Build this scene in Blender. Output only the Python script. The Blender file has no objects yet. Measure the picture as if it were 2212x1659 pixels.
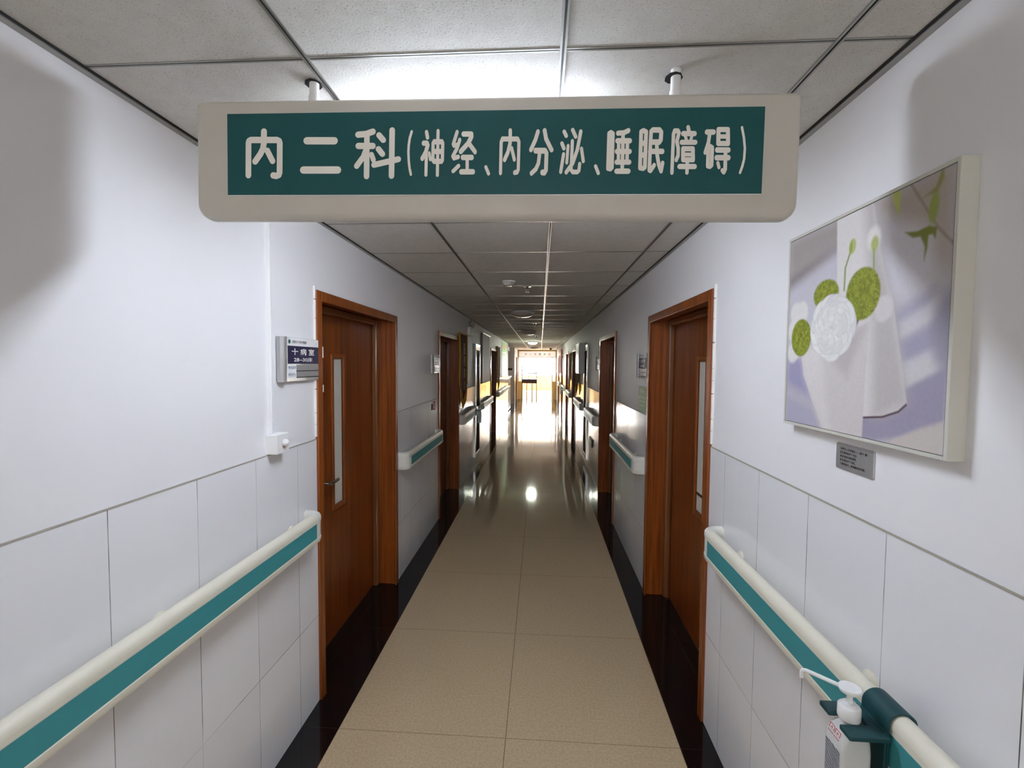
import bpy, bmesh, math, random
import numpy as np
from mathutils import Vector, Matrix

# ------------------------------------------------------------------ camera, world, exposure
scene = bpy.context.scene
COL = bpy.context.collection
CAMH, YAW, PITCH, ROLL, FPX = 1.6917, 0.06168, -0.04431, 0.0076, 980.22
_fwd = Vector((-math.sin(YAW) * math.cos(PITCH), math.cos(YAW) * math.cos(PITCH), math.sin(PITCH)))
_r = Vector((math.cos(YAW), math.sin(YAW), 0))
_u = _r.cross(_fwd)
_r2 = _r * math.cos(ROLL) + _u * math.sin(ROLL)
_u2 = _u * math.cos(ROLL) - _r * math.sin(ROLL)
cam_data = bpy.data.cameras.new('camera')
cam_data.sensor_fit = 'HORIZONTAL'
cam_data.sensor_width = 36.0
cam_data.lens = FPX / 2212.0 * 36.0
cam_data.clip_start = 0.02
cam_data.clip_end = 200
cam = bpy.data.objects.new('camera', cam_data)
COL.objects.link(cam)
M = Matrix((_r2, _u2, -_fwd)).transposed().to_4x4()
M.translation = (0, 0, CAMH)
cam.matrix_world = M
scene.camera = cam
scene.view_settings.view_transform = 'Standard'
scene.view_settings.look = 'None'
scene.view_settings.exposure = 1.2
scene.view_settings.gamma = 1.0
scene.view_settings.use_curve_mapping = False

# daylight: an even bright sky that enters through the far window and the window behind the camera
SKY = 18.0
w = bpy.data.worlds.new('sky')
scene.world = w
w.use_nodes = True
bgn = w.node_tree.nodes['Background']
bgn.inputs[0].default_value = (1.0, 0.975, 0.935, 1)
bgn.inputs[1].default_value = SKY
LAMP_NEAR = 34.0      # radiance of the burning dome hidden behind the sign
LAMP_FAR = 45.0       # radiance of the other burning dome, far down the corridor
scene.cycles.max_bounces = 10
scene.cycles.diffuse_bounces = 8
scene.cycles.glossy_bounces = 6
scene.cycles.sample_clamp_indirect = 30.0

def portal(name, loc, rot, sx, sy):
    l = bpy.data.lights.new(name, 'AREA'); l.shape = 'RECTANGLE'; l.size = sx; l.size_y = sy
    l.cycles.is_portal = True
    o = bpy.data.objects.new(name, l); COL.objects.link(o); o.location = loc; o.rotation_euler = rot
    return o

# ------------------------------------------------------------------ dimensions
XL, XR, ZC = -1.0871, 0.7887, 2.3753
TL, TC, TR = -0.9131, -0.1387, 0.6366          # tan floor strip: left edge, middle joint, right edge
ZT = 1.317                                      # top of the wall tiles
YB, YE, YF = -4.0, 21.9, 30.0                   # wall behind, entry frame, far window wall
LEFT = (XL, 0.0); RIGHT = (XR, math.pi)

# ------------------------------------------------------------------ materials
def lin(c):
    return tuple(((v / 255.0) / 12.92 if v / 255.0 <= 0.04045 else ((v / 255.0 + 0.055) / 1.055) ** 2.4) for v in c)

class NT:
    def __init__(s, name):
        s.m = bpy.data.materials.new(name); s.m.use_nodes = True
        s.t = s.m.node_tree; s.b = s.t.nodes['Principled BSDF']
    def node(s, typ, **kw):
        n = s.t.nodes.new(typ)
        for k, v in kw.items(): setattr(n, k, v)
        return n
    def put(s, sock, v):
        if isinstance(v, bpy.types.NodeSocket): s.t.links.new(v, sock)
        elif v is not None: sock.default_value = v
    def math(s, op, a, b=None, c=None, clamp=False):
        n = s.node('ShaderNodeMath', operation=op, use_clamp=clamp)
        s.put(n.inputs[0], a)
        if b is not None: s.put(n.inputs[1], b)
        if c is not None: s.put(n.inputs[2], c)
        return n.outputs[0]
    def mix(s, f, a, b, blend='MIX'):
        n = s.node('ShaderNodeMix', data_type='RGBA', blend_type=blend)
        s.put(n.inputs[0], f)
        for i, v in ((6, a), (7, b)):
            s.put(n.inputs[i], v if isinstance(v, bpy.types.NodeSocket) else (*v, 1) if len(v) == 3 else v)
        return n.outputs[2]
    def pos(s):
        g = s.node('ShaderNodeNewGeometry'); x = s.node('ShaderNodeSeparateXYZ')
        s.t.links.new(g.outputs['Position'], x.inputs[0])
        return g.outputs['Position'], x.outputs[0], x.outputs[1], x.outputs[2]
    def obj(s):
        g = s.node('ShaderNodeTexCoord'); x = s.node('ShaderNodeSeparateXYZ')
        s.t.links.new(g.outputs['Object'], x.inputs[0])
        return g.outputs['Object'], x.outputs[0], x.outputs[1], x.outputs[2]
    def line(s, c, period, off, half):          # 1 on evenly spaced lines
        d = s.math('MULTIPLY', s.math('PINGPONG', s.math('DIVIDE', s.math('SUBTRACT', c, off), period), 0.5), period)
        return s.math('LESS_THAN', d, half)
    def noise(s, vec, scale, detail=2.0, rough=0.5):
        n = s.node('ShaderNodeTexNoise'); s.put(n.inputs['Vector'], vec)
        n.inputs['Scale'].default_value = scale; n.inputs['Detail'].default_value = detail; n.inputs['Roughness'].default_value = rough
        return n.outputs[0]
    def scaled(s, vec, sc):
        n = s.node('ShaderNodeVectorMath', operation='MULTIPLY'); s.put(n.inputs[0], vec); n.inputs[1].default_value = sc
        return n.outputs[0]
    def ramp(s, f, a, b, ca, cb):
        n = s.node('ShaderNodeValToRGB'); s.put(n.inputs[0], f)
        n.color_ramp.elements[0].position = a; n.color_ramp.elements[0].color = (*ca, 1)
        n.color_ramp.elements[1].position = b; n.color_ramp.elements[1].color = (*cb, 1)
        return n.outputs[0]
    def bump(s, h, strength, dist):
        n = s.node('ShaderNodeBump'); n.inputs['Strength'].default_value = strength; n.inputs['Distance'].default_value = dist
        s.put(n.inputs['Height'], h); s.t.links.new(n.outputs[0], s.b.inputs['Normal'])
        return n
    def set(s, **kw):
        for k, v in kw.items():
            sock = s.b.inputs[k.replace('_', ' ')]
            if isinstance(v, tuple) and len(v) == 3 and sock.type == 'RGBA': v = (*v, 1)
            s.put(sock, v)
        return s

def plain(name, rgb, rough=0.5, metal=0.0, var=0.05, bump=0.0, bscale=120, coat=0.0, spec=0.5):
    n = NT(name); c = lin(rgb)
    p, *_ = n.obj()
    f = n.noise(p, 9.0, 3.0)
    n.set(Base_Color=n.mix(f, tuple(v * (1 - var) for v in c), tuple(min(1, v * (1 + var)) for v in c)), Roughness=rough, Metallic=metal)
    n.b.inputs['Coat Weight'].default_value = coat; n.b.inputs['Coat Roughness'].default_value = 0.08
    n.b.inputs['Specular IOR Level'].default_value = spec
    if bump: n.bump(n.noise(p, bscale, 2.0), bump, 0.001)
    return n.m

def glow(name, rgb, strength):
    n = NT(name); n.set(Base_Color=(0.8, 0.8, 0.8), Emission_Color=lin(rgb), Emission_Strength=strength)
    return n.m

def mat_paint():
    n = NT('white_wall_paint'); p, x, y, z = n.pos()
    c = n.mix(n.noise(p, 1.6, 4.0), lin((236, 236, 240)), lin((243, 243, 246)))
    n.set(Base_Color=c, Roughness=0.55)
    n.bump(n.noise(p, 260, 2.0), 0.12, 0.0006)
    return n.m

def mat_tile():
    n = NT('white_wall_tile'); p, x, y, z = n.pos()
    H = 0.4387
    g = n.math('MAXIMUM', n.line(y, 0.3, 1.065, 0.0011), n.line(z, H, 0.0, 0.0011))
    cell = n.node('ShaderNodeCombineXYZ')
    n.put(cell.inputs[0], n.math('FLOOR', n.math('DIVIDE', n.math('SUBTRACT', y, 1.065), 0.3)))
    n.put(cell.inputs[1], n.math('FLOOR', n.math('DIVIDE', z, H)))
    n.put(cell.inputs[2], n.math('ROUND', x))
    wn = n.node('ShaderNodeTexWhiteNoise'); n.t.links.new(cell.outputs[0], wn.inputs['Vector'])
    base = n.mix(wn.outputs[0], lin((235, 236, 241)), lin((241, 242, 246)))
    gap = n.math('MULTIPLY', g, n.ramp(n.noise(p, 5.0, 3.0), 0.35, 0.6, (0.3,) * 3, (1,) * 3))
    n.set(Base_Color=n.mix(gap, base, lin((92, 88, 82))), Roughness=0.09)
    # every tile is set a little askew and its glaze is slightly wavy
    geo = n.node('ShaderNodeNewGeometry')
    a = n.node('ShaderNodeVectorMath', operation='SUBTRACT'); n.t.links.new(wn.outputs['Color'], a.inputs[0]); a.inputs[1].default_value = (0.5, 0.5, 0.5)
    sc = n.scaled(a.outputs[0], (0.0, 0.012, 0.005))
    add = n.node('ShaderNodeVectorMath', operation='ADD'); n.t.links.new(geo.outputs['Normal'], add.inputs[0]); n.t.links.new(sc, add.inputs[1])
    b = n.bump(n.noise(n.scaled(p, (1, 1, 0.12)), 26.0, 2.0), 0.30, 0.0016)
    n.t.links.new(add.outputs[0], b.inputs['Normal'])
    return n.m

def mat_floor():
    n = NT('terrazzo_and_black_granite_floor'); p, x, y, z = n.pos()
    fine = n.noise(p, 420, 1.0); mid = n.noise(p, 90, 3.0); big = n.noise(p, 1.1, 3.0)
    tan = n.mix(n.ramp(mid, 0.35, 0.65, (0,) * 3, (1,) * 3), lin((198, 177, 143)), lin((214, 195, 163)))
    tan = n.mix(n.math('MULTIPLY', n.math('GREATER_THAN', fine, 0.66), 0.45), tan, lin((120, 100, 74)))
    tan = n.mix(n.math('MULTIPLY', big, 0.25), tan, lin((160, 138, 108)))
    gap = n.math('MAXIMUM', n.line(x, TC - TL, TC, 0.0016), n.line(y, 0.8, 1.9745, 0.0011))
    tan = n.mix(n.math('MULTIPLY', gap, 0.8), tan, lin((88, 74, 56)))
    blk = n.mix(n.math('GREATER_THAN', fine, 0.7), lin((17, 15, 16)), lin((40, 38, 38)))
    bl = n.math('MAXIMUM', n.line(y, 0.8, 1.9745, 0.0009), n.line(x, XR - XL + 0.16, XL - 0.08, 0.0009))
    blk = n.mix(n.math('MULTIPLY', bl, 0.6), blk, lin((70, 66, 62)))
    inside = n.math('MULTIPLY', n.math('GREATER_THAN', x, TL), n.math('LESS_THAN', x, TR))
    beyond = n.math('GREATER_THAN', y, YE)
    n.set(Base_Color=n.mix(n.math('MAXIMUM', inside, beyond), blk, tan), Roughness=n.math('ADD', 0.045, n.math('MULTIPLY', big, 0.05)))
    n.bump(n.noise(p, 3.0, 1.0), 0.06, 0.002)
    return n.m

def mat_ceiling():
    n = NT('mineral_ceiling_tile'); p, x, y, z = n.pos()
    fine = n.noise(p, 330, 2.0); blot = n.noise(p, 30, 3.0)
    c = n.mix(n.ramp(blot, 0.3, 0.7, (0,) * 3, (1,) * 3), lin((216, 214, 210)), lin((224, 223, 220)))
    c = n.mix(n.math('MULTIPLY', n.math('GREATER_THAN', fine, 0.64), 0.5), c, lin((120, 116, 110)))
    # rosettes of pin holes
    P = 0.058
    def cellc(v): return n.math('MULTIPLY', n.math('SUBTRACT', n.math('FRACT', n.math('DIVIDE', v, P)), 0.5), P)
    u, v = cellc(x), cellc(y)
    r = n.math('SQRT', n.math('ADD', n.math('MULTIPLY', u, u), n.math('MULTIPLY', v, v)))
    a = n.math('COSINE', n.math('MULTIPLY', n.math('ARCTAN2', v, u), 7.0))
    dot = n.math('MULTIPLY', n.math('LESS_THAN', n.math('ABSOLUTE', n.math('SUBTRACT', r, 0.0115)), 0.0013), n.math('GREATER_THAN', a, 0.72))
    cell = n.node('ShaderNodeCombineXYZ')
    n.put(cell.inputs[0], n.math('FLOOR', n.math('DIVIDE', n.math('SUBTRACT', x, 0.0431), 0.5806)))
    n.put(cell.inputs[1], n.math('FLOOR', n.math('DIVIDE', n.math('SUBTRACT', y, 1.0317), 0.6013)))
    wn = n.node('ShaderNodeTexWhiteNoise'); n.t.links.new(cell.outputs[0], wn.inputs['Vector'])
    c = n.mix(n.math('MULTIPLY', n.math('MULTIPLY', dot, n.math('GREATER_THAN', n.noise(p, 2.2, 1.0), 0.47)), 0.4), c, lin((90, 86, 80)))
    c = n.mix(n.math('MULTIPLY', wn.outputs[0], 0.3), c, lin((186, 182, 175)))
    n.set(Base_Color=c, Roughness=0.8)
    n.bump(n.noise(p, 180, 3.0), 0.35, 0.001)
    return n.m

def mat_wood(name, dark, light, scale=1.0, coat=0.25):
    n = NT(name); p, x, y, z = n.obj()
    g = n.noise(n.scaled(p, (60 * scale, 60 * scale, 1.6)), 1.0, 6.0, 0.6)
    w2 = n.noise(n.scaled(p, (9 * scale, 9 * scale, 0.5)), 1.0, 3.0)
    c = n.mix(n.ramp(g, 0.35, 0.7, (0,) * 3, (1,) * 3), lin(dark), lin(light))
    c = n.mix(n.math('MULTIPLY', w2, 0.45), c, lin(dark))
    n.set(Base_Color=c, Roughness=0.34)
    n.b.inputs['Coat Weight'].default_value = coat; n.b.inputs['Coat Roughness'].default_value = 0.12
    n.bump(g, 0.05, 0.0008)
    return n.m

def mat_label():                                  # bottle label: fine slanted lines of print
    n = NT('printed_bottle_label'); p, x, y, z = n.obj()
    v = n.math('ADD', z, n.math('MULTIPLY', n.noise(p, 60, 2.0), 0.012))
    t = n.math('PINGPONG', n.math('MULTIPLY', n.math('ADD', v, n.math('MULTIPLY', y, 0.6)), 130.0), 0.5)
    n.set(Base_Color=n.mix(n.ramp(t, 0.15, 0.4, (0,) * 3, (1,) * 3), lin((92, 96, 108)), lin((186, 190, 200))), Roughness=0.35)
    return n.m

def mat_film():                                   # translucent white sheet, glows when daylight falls on its far side
    n = NT('translucent_white_film'); n.set(Base_Color=(0.85, 0.85, 0.85), Roughness=0.6)
    tr = n.node('ShaderNodeBsdfTranslucent'); tr.inputs[0].default_value = (0.9, 0.9, 0.9, 1)
    mx = n.node('ShaderNodeMixShader'); mx.inputs[0].default_value = 0.22
    n.t.links.new(n.b.outputs[0], mx.inputs[1]); n.t.links.new(tr.outputs[0], mx.inputs[2])
    n.t.links.new(mx.outputs[0], n.t.nodes['Material Output'].inputs[0])
    return n.m

def mat_paintedprint():
    n = NT('printed_canvas'); a = n.node('ShaderNodeVertexColor'); a.layer_name = 'print'
    n.set(Base_Color=a.outputs[0], Roughness=0.5)
    return n.m

def mat_glass(name, rough=0.0, tint=(1, 1, 1)):
    n = NT(name); n.set(Base_Color=tint, Roughness=rough)
    n.b.inputs['Transmission Weight'].default_value = 1.0; n.b.inputs['IOR'].default_value = 1.1
    return n.m

MT = dict(
    paint=mat_paint(), tile=mat_tile(), floor=mat_floor(), ceiling=mat_ceiling(),
    wood=mat_wood('red_brown_door_veneer', (104, 46, 6), (164, 86, 24)),
    woodframe=mat_wood('door_frame_veneer', (116, 54, 10), (176, 94, 30)),
    bead=mat_wood('rebate_bead', (112, 66, 32), (150, 96, 52)),
    yellowwood=mat_wood('pale_yellow_wood', (206, 160, 88), (230, 188, 120)),
    khaki=mat_wood('khaki_panel', (170, 138, 66), (196, 164, 88)),
    grid=plain('ceiling_grid_metal', (168, 166, 160), 0.36, 0.85),
    groove=plain('dark_groove', (26, 24, 22), 0.6),
    ivory=plain('ivory_plastic', (232, 228, 212), 0.38, bump=0.15, bscale=700),
    cap=plain('white_end_cap', (230, 230, 222), 0.35),
    teal=plain('teal_rail_insert', (60, 148, 154), 0.45),
    signbody=plain('grey_white_sign_shell', (208, 204, 196), 0.5, bump=0.1, bscale=900),
    signteal=plain('deep_teal_panel', (10, 86, 90), 0.42),
    letter=plain('cream_vinyl_letters', (250, 247, 240), 0.5, var=0.02),
    white=plain('white_plastic', (236, 237, 238), 0.35),
    milky=plain('milky_diffuser', (206, 200, 190), 0.22),
    alu=plain('brushed_aluminium', (190, 190, 190), 0.4, 0.6),
    chrome=plain('chrome', (210, 210, 212), 0.12, 1.0),
    nickel=plain('dark_nickel', (150, 140, 128), 0.3, 0.9),
    navy=plain('navy_panel', (36, 34, 72), 0.4),
    black=plain('black_plastic', (20, 19, 20), 0.4),
    ink=plain('black_ink', (22, 20, 22), 0.7),
    blueink=plain('blue_ink', (40, 60, 120), 0.7),
    paper=plain('white_paper', (238, 238, 240), 0.7),
    frosted=plain('frosted_white_pane', (226, 224, 214), 0.35),
    red=plain('red_print', (206, 50, 38), 0.5),
    salmon=plain('salmon_label', (208, 132, 112), 0.5),
    green=plain('green_notice', (92, 140, 84), 0.45),
    darkgreen=plain('dark_green_label', (44, 66, 66), 0.45),
    exitgreen=plain('exit_sign_green', (60, 160, 110), 0.35),
    velvet=plain('maroon_velvet', (92, 20, 22), 0.85),
    orangevelvet=plain('orange_red_velvet', (226, 92, 44), 0.8),
    gold=plain('gold_lettering', (176, 120, 70), 0.6),
    fringe=plain('golden_yellow_fringe', (204, 152, 32), 0.75),
    poster=plain('pale_green_poster', (214, 232, 196), 0.5),
    posterhead=plain('green_poster_heading', (150, 200, 110), 0.5),
    orange=plain('orange_patch', (226, 150, 96), 0.5),
    grey=plain('grey_board', (150, 144, 136), 0.6),
    clamp=plain('dark_teal_plastic', (14, 66, 72), 0.5),
    bottle=plain('cloudy_bottle', (214, 216, 216), 0.3),
    label=mat_label(), film=mat_film(), print=mat_paintedprint(),
    dark=plain('dark_brown_enamel', (84, 50, 38), 0.4),
    steel=plain('stainless_steel', (196, 194, 190), 0.2, 1.0),
    glass=mat_glass('clear_glass'), darkglass=plain('dark_cabinet_glass', (16, 13, 12), 0.08), cabinetdark=plain('cabinet_interior_shade', (20, 16, 14), 0.7, spec=0.08),
    caulk=plain('white_caulk', (236, 234, 230), 0.7),
    lampon=glow('lit_white_diffuser', (232, 241, 255), LAMP_NEAR), lampon2=glow('lit_pale_green_diffuser', (247, 255, 236), LAMP_FAR),
    picframe=plain('grey_white_frame', (208, 207, 198), 0.55),
    greygreen=plain('grey_green_print', (110, 150, 156), 0.6),
    seal=plain('dirty_sealant', (172, 166, 154), 0.8),
)
MT['glass'].node_tree.nodes['Principled BSDF'].inputs['IOR'].default_value = 1.02

# ------------------------------------------------------------------ mesh tools
class MB:
    def __init__(s): s.v = []; s.f = []
    def add(s, vs, fs):
        o = len(s.v); s.v += [tuple(v) for v in vs]; s.f += [tuple(i + o for i in f) for f in fs]; return s
    def box(s, x0, x1, y0, y1, z0, z1):
        return s.add([(x0, y0, z0), (x1, y0, z0), (x1, y1, z0), (x0, y1, z0), (x0, y0, z1), (x1, y0, z1), (x1, y1, z1), (x0, y1, z1)],
                     [(0, 3, 2, 1), (4, 5, 6, 7), (0, 1, 5, 4), (1, 2, 6, 5), (2, 3, 7, 6), (3, 0, 4, 7)])
    def prism(s, poly, x0, x1):                    # poly in (y, z), extruded along x
        n = len(poly)
        vs = [(x0, a, b) for a, b in poly] + [(x1, a, b) for a, b in poly]
        return s.add(vs, [tuple(range(n))[::-1], tuple(range(n, 2 * n))] + [(i, (i + 1) % n, n + (i + 1) % n, n + i) for i in range(n)])
    def prism_y(s, poly, y0, y1):                  # poly in (x, z), extruded along y
        n = len(poly)
        vs = [(a, y0, b) for a, b in poly] + [(a, y1, b) for a, b in poly]
        return s.add(vs, [tuple(range(n)), tuple(range(n, 2 * n))[::-1]] + [(i, n + i, n + (i + 1) % n, (i + 1) % n) for i in range(n)])
    def prism_z(s, poly, z0, z1):
        n = len(poly)
        vs = [(a, b, z0) for a, b in poly] + [(a, b, z1) for a, b in poly]
        return s.add(vs, [tuple(range(n))[::-1], tuple(range(n, 2 * n))] + [(i, (i + 1) % n, n + (i + 1) % n, n + i) for i in range(n)])
    def lathe(s, prof, c=(0, 0, 0), seg=28, axis='z', a0=0.0, a1=2 * math.pi):   # prof: (radius, height)
        full = abs(a1 - a0 - 2 * math.pi) < 1e-6
        m = seg if full else seg + 1
        vs = []
        for r, h in prof:
            for k in range(m):
                a = a0 + (a1 - a0) * k / seg
                q = (r * math.cos(a), r * math.sin(a), h)
                if axis == 'x': q = (h, r * math.cos(a), r * math.sin(a))
                if axis == 'y': q = (r * math.cos(a), h, r * math.sin(a))
                vs.append((c[0] + q[0], c[1] + q[1], c[2] + q[2]))
        fs = []
        for i in range(len(prof) - 1):
            for k in range(seg):
                k2 = (k + 1) % m if full else k + 1
                fs.append((i * m + k, i * m + k2, (i + 1) * m + k2, (i + 1) * m + k))
        if full:
            if prof[0][0] > 1e-6: fs.append(tuple(range(m))[::-1])
            if prof[-1][0] > 1e-6: fs.append(tuple(range((len(prof) - 1) * m, len(prof) * m)))
        return s.add(vs, fs)
    def cyl(s, a, b, r, seg=16, r2=None):
        a, b = Vector(a), Vector(b); d = (b - a).normalized()
        u = d.orthogonal().normalized(); v = d.cross(u); r2 = r if r2 is None else r2
        vs = [a + u * r * math.cos(2 * math.pi * k / seg) + v * r * math.sin(2 * math.pi * k / seg) for k in range(seg)]
        vs += [b + u * r2 * math.cos(2 * math.pi * k / seg) + v * r2 * math.sin(2 * math.pi * k / seg) for k in range(seg)]
        return s.add(vs, [tuple(range(seg))[::-1], tuple(range(seg, 2 * seg))] + [(k, (k + 1) % seg, seg + (k + 1) % seg, seg + k) for k in range(seg)])
    def tube(s, pts, r, seg=12):
        pts = [Vector(p) for p in pts]; n = len(pts); rings = []
        up = None
        for i, p in enumerate(pts):
            d = (pts[min(i + 1, n - 1)] - pts[max(i - 1, 0)]).normalized()
            if up is None: up = d.orthogonal().normalized()
            up = (up - d * up.dot(d)).normalized(); v = d.cross(up)
            rings += [p + up * r * math.cos(2 * math.pi * k / seg) + v * r * math.sin(2 * math.pi * k / seg) for k in range(seg)]
        fs = [(i * seg + k, i * seg + (k + 1) % seg, (i + 1) * seg + (k + 1) % seg, (i + 1) * seg + k) for i in range(n - 1) for k in range(seg)]
        fs += [tuple(range(seg))[::-1], tuple(range((n - 1) * seg, n * seg))]
        return s.add(rings, fs)
    def build(s, name, mat, parent=None, smooth=None, bevel=0.0, seg=2, loc=None):
        me = bpy.data.meshes.new(name)
        vs = s.v if loc is None else [(x - loc[0], y - loc[1], z - loc[2]) for x, y, z in s.v]
        me.from_pydata(vs, [], s.f); me.update()
        bm = bmesh.new(); bm.from_mesh(me); bmesh.ops.recalc_face_normals(bm, faces=bm.faces); bm.to_mesh(me); bm.free()
        me.materials.append(MT[mat] if isinstance(mat, str) else mat)
        if smooth is not None:
            me.polygons.foreach_set('use_smooth', [True] * len(me.polygons)); me.set_sharp_from_angle(angle=math.radians(smooth))
        o = bpy.data.objects.new(name, me); COL.objects.link(o)
        if loc is not None: o.location = loc
        if parent: o.parent = parent
        if bevel:
            m = o.modifiers.new('bevel', 'BEVEL'); m.width = bevel; m.segments = seg; m.limit_method = 'ANGLE'; m.angle_limit = math.radians(40)
        return o

def tag(o, label=None, cat=None, group=None, kind=None):
    if label: o['label'] = label
    if cat: o['category'] = cat
    if group: o['group'] = group
    if kind: o['kind'] = kind
    return o

def empty(name, loc=(0, 0, 0), rz=0.0, label=None, cat=None, group=None, kind=None):
    o = bpy.data.objects.new(name, None); COL.objects.link(o); o.location = loc; o.rotation_euler = (0, 0, rz); o.empty_display_size = 0.1
    return tag(o, label, cat, group, kind)

KIDS = {}
def dup(root, loc, rz=None, label=None, group=None):
    def cp(o, parent):
        c = o.copy(); COL.objects.link(c)
        if parent: c.parent = parent
        for ch in list(o.children): cp(ch, c)
        return c
    r = cp(root, None); r.location = loc
    if rz is not None: r.rotation_euler = (0, 0, rz)
    if label: r['label'] = label
    if group: r['group'] = group
    return r

def wall_at(side, y, z, d=0.0):                    # a point on a corridor wall; d = distance out from it
    return (XL + d, y, z) if side is LEFT else (XR - d, y, z)

def rrect(y0, y1, z0, z1, r, n=5):                 # rounded rectangle outline in (y, z); r = one radius or four (bl, br, tr, tl)
    r = [r] * 4 if not isinstance(r, (list, tuple)) else r
    out = []
    for (cy, cz, a), q in zip(((y0, z0, 180), (y1, z0, 270), (y1, z1, 0), (y0, z1, 90)), r):
        px = cy + q if cy == y0 else cy - q; pz = cz + q if cz == z0 else cz - q
        for k in range(n + 1):
            t = math.radians(a + 90.0 * k / n); out.append((px + q * math.cos(t), pz + q * math.sin(t)))
    return out

def text(body, d, y, z, height, mat, parent, name='lettering', width=None, bold=0.0, align='CENTER', spacing=1.0):
    """Flat lettering on the local plane x = d, centred on (y, z), read by a viewer looking along -x."""
    cu = bpy.data.curves.new('lettering', 'FONT'); cu.body = body; cu.resolution_u = 2; cu.offset = bold; cu.space_character = spacing; cu.space_line = 1.0
    to = bpy.data.objects.new('lettering', cu); COL.objects.link(to)
    bpy.context.view_layer.update()
    me = bpy.data.meshes.new_from_object(to.evaluated_get(bpy.context.evaluated_depsgraph_get()))
    bpy.data.objects.remove(to); bpy.data.curves.remove(cu)
    P = [v.co.copy() for v in me.vertices]; F = [tuple(p.vertices) for p in me.polygons]; bpy.data.meshes.remove(me)
    if not P: return None
    x0, x1 = min(p.x for p in P), max(p.x for p in P); y0, y1 = min(p.y for p in P), max(p.y for p in P)
    s = height / max(1e-6, y1 - y0); sx = s if width is None else width / max(1e-6, x1 - x0)
    cx = (x0 + x1) / 2 if align == 'CENTER' else x0
    m = MB(); m.add([(d, y + (p.x - cx) * sx, z + (p.y - (y0 + y1) / 2) * s) for p in P], F)
    me = bpy.data.meshes.new(name); me.from_pydata(m.v, [], m.f); me.update(); me.materials.append(MT[mat])
    o = bpy.data.objects.new(name, me); COL.objects.link(o); o.parent = parent
    return o

# ------------------------------------------------------------------ the room shell
portal('daylight_portal_far', (0, YF - 0.02, 1.68), (math.radians(-90), 0, 0), 5.6, 1.5)
portal('daylight_portal_hall_left', (-2.98, 25.5, 1.63), (0, math.radians(-90), 0), 1.4, 5.0)
portal('daylight_portal_hall_right', (2.98, 25.5, 1.63), (0, math.radians(90), 0), 1.4, 5.0)
portal('daylight_portal_behind', (-0.15, YB + 0.02, 1.95), (math.radians(90), 0, 0), 0.72, 0.48)

def struct(name, m, mat, **kw): return tag(m.build(name, mat, **kw), kind='structure')

struct('floor', MB().box(-4.2, 4.2, YB - 0.2, YF + 0.2, -0.2, 0.0), 'floor')
struct('ceiling', MB().box(-4.2, 4.2, YB - 0.2, YF + 0.2, ZC + 0.006, ZC + 0.2), 'ceiling')

L_DOORS = [(2.14, 3.376), (4.79, 6.03), (9.93, 11.14), (20.15, 21.35)]
R_DOORS = [(2.132, 3.362), (4.79, 6.04), (10.08, 11.16), (12.65, 13.9), (15.75, 16.85), (18.7, 19.85)]
DH = 2.042
NICHE = (15.4, 19.3)
def wall(name, side, doors, gaps=()):
    m = MB(); t = MB()
    ops = sorted([(a, b, DH) for a, b in doors] + [(a, b, ZC + 0.006) for a, b in gaps])
    y = YB
    sx = 1 if side is RIGHT else -1
    xp = (XR + 0.004) if side is RIGHT else (XL - 0.004)
    xt = XR if side is RIGHT else XL
    bx = lambda mm, a, b, y0, y1, z0, z1: mm.box(min(a, b), max(a, b), y0, y1, z0, z1)
    for a, b, h in ops + [(YE, YE, 0)]:
        bx(m, xp, xp + sx * 0.25, y, a, 0, ZC + 0.006)
        bx(t, xt, xp + sx * 0.02, y, a, 0, ZT)
        if b > a and h < ZC: bx(m, xp, xp + sx * 0.25, a, b, h, ZC + 0.006)
        y = b
    return struct(name, m, 'paint'), t
wall_l, tiles_l = wall('wall_left', LEFT, L_DOORS, [NICHE])
wall_r, tiles_r = wall('wall_right', RIGHT, R_DOORS)
struct('trim_1', tiles_l, 'tile'); struct('trim_2', tiles_r, 'tile')      # the tiled lower part of both walls
# thin bead of dirty sealant along the top of the tiles
def bead(doors, side, gaps=()):
    m = MB(); y = YB
    for a, b in sorted(list(doors) + list(gaps)) + [(YE, YE)]:
        x0, _, z = wall_at(side, 0, ZT, -0.002); x1 = wall_at(side, 0, 0, 0.0015)[0]
        m.box(min(x0, x1), max(x0, x1), y, a, z - 0.002, z + 0.0022); y = b
    return m
struct('trim_3', bead(L_DOORS, LEFT, [NICHE]), 'seal'); struct('trim_4', bead(R_DOORS, RIGHT), 'seal')
# niche on the left
struct('wall_niche', MB().box(-3.0, -2.9, NICHE[0] - 0.1, NICHE[1] + 0.1, 0, ZC + .006).box(-2.9, XL - 0.254, NICHE[0] - 0.1, NICHE[0], 0, ZC + .006)
       .box(-2.9, XL - 0.254, NICHE[1], NICHE[1] + 0.1, 0, ZC + .006), 'paint')
# end behind the camera, with a window
m = MB().box(-1.5, -0.51, YB - 0.2, YB, 0, ZC + .006).box(0.21, 1.2, YB - 0.2, YB, 0, ZC + .006).box(-0.51, 0.21, YB - 0.2, YB, 0, 1.71).box(-0.51, 0.21, YB - 0.2, YB, 2.19, ZC + .006)
struct('wall_back', m, 'paint')
w1 = empty('window_1', (-0.15, YB - 0.1, 1.71), kind='structure')
MB().box(-0.36, -0.33, -0.03, 0.03, 0, 0.48).box(0.33, 0.36, -0.03, 0.03, 0, 0.48).box(-0.33, 0.33, -0.03, 0.03, 0, 0.03).box(-0.33, 0.33, -0.03, 0.03, 0.45, 0.48).build('window_frame', 'white', w1)
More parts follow.
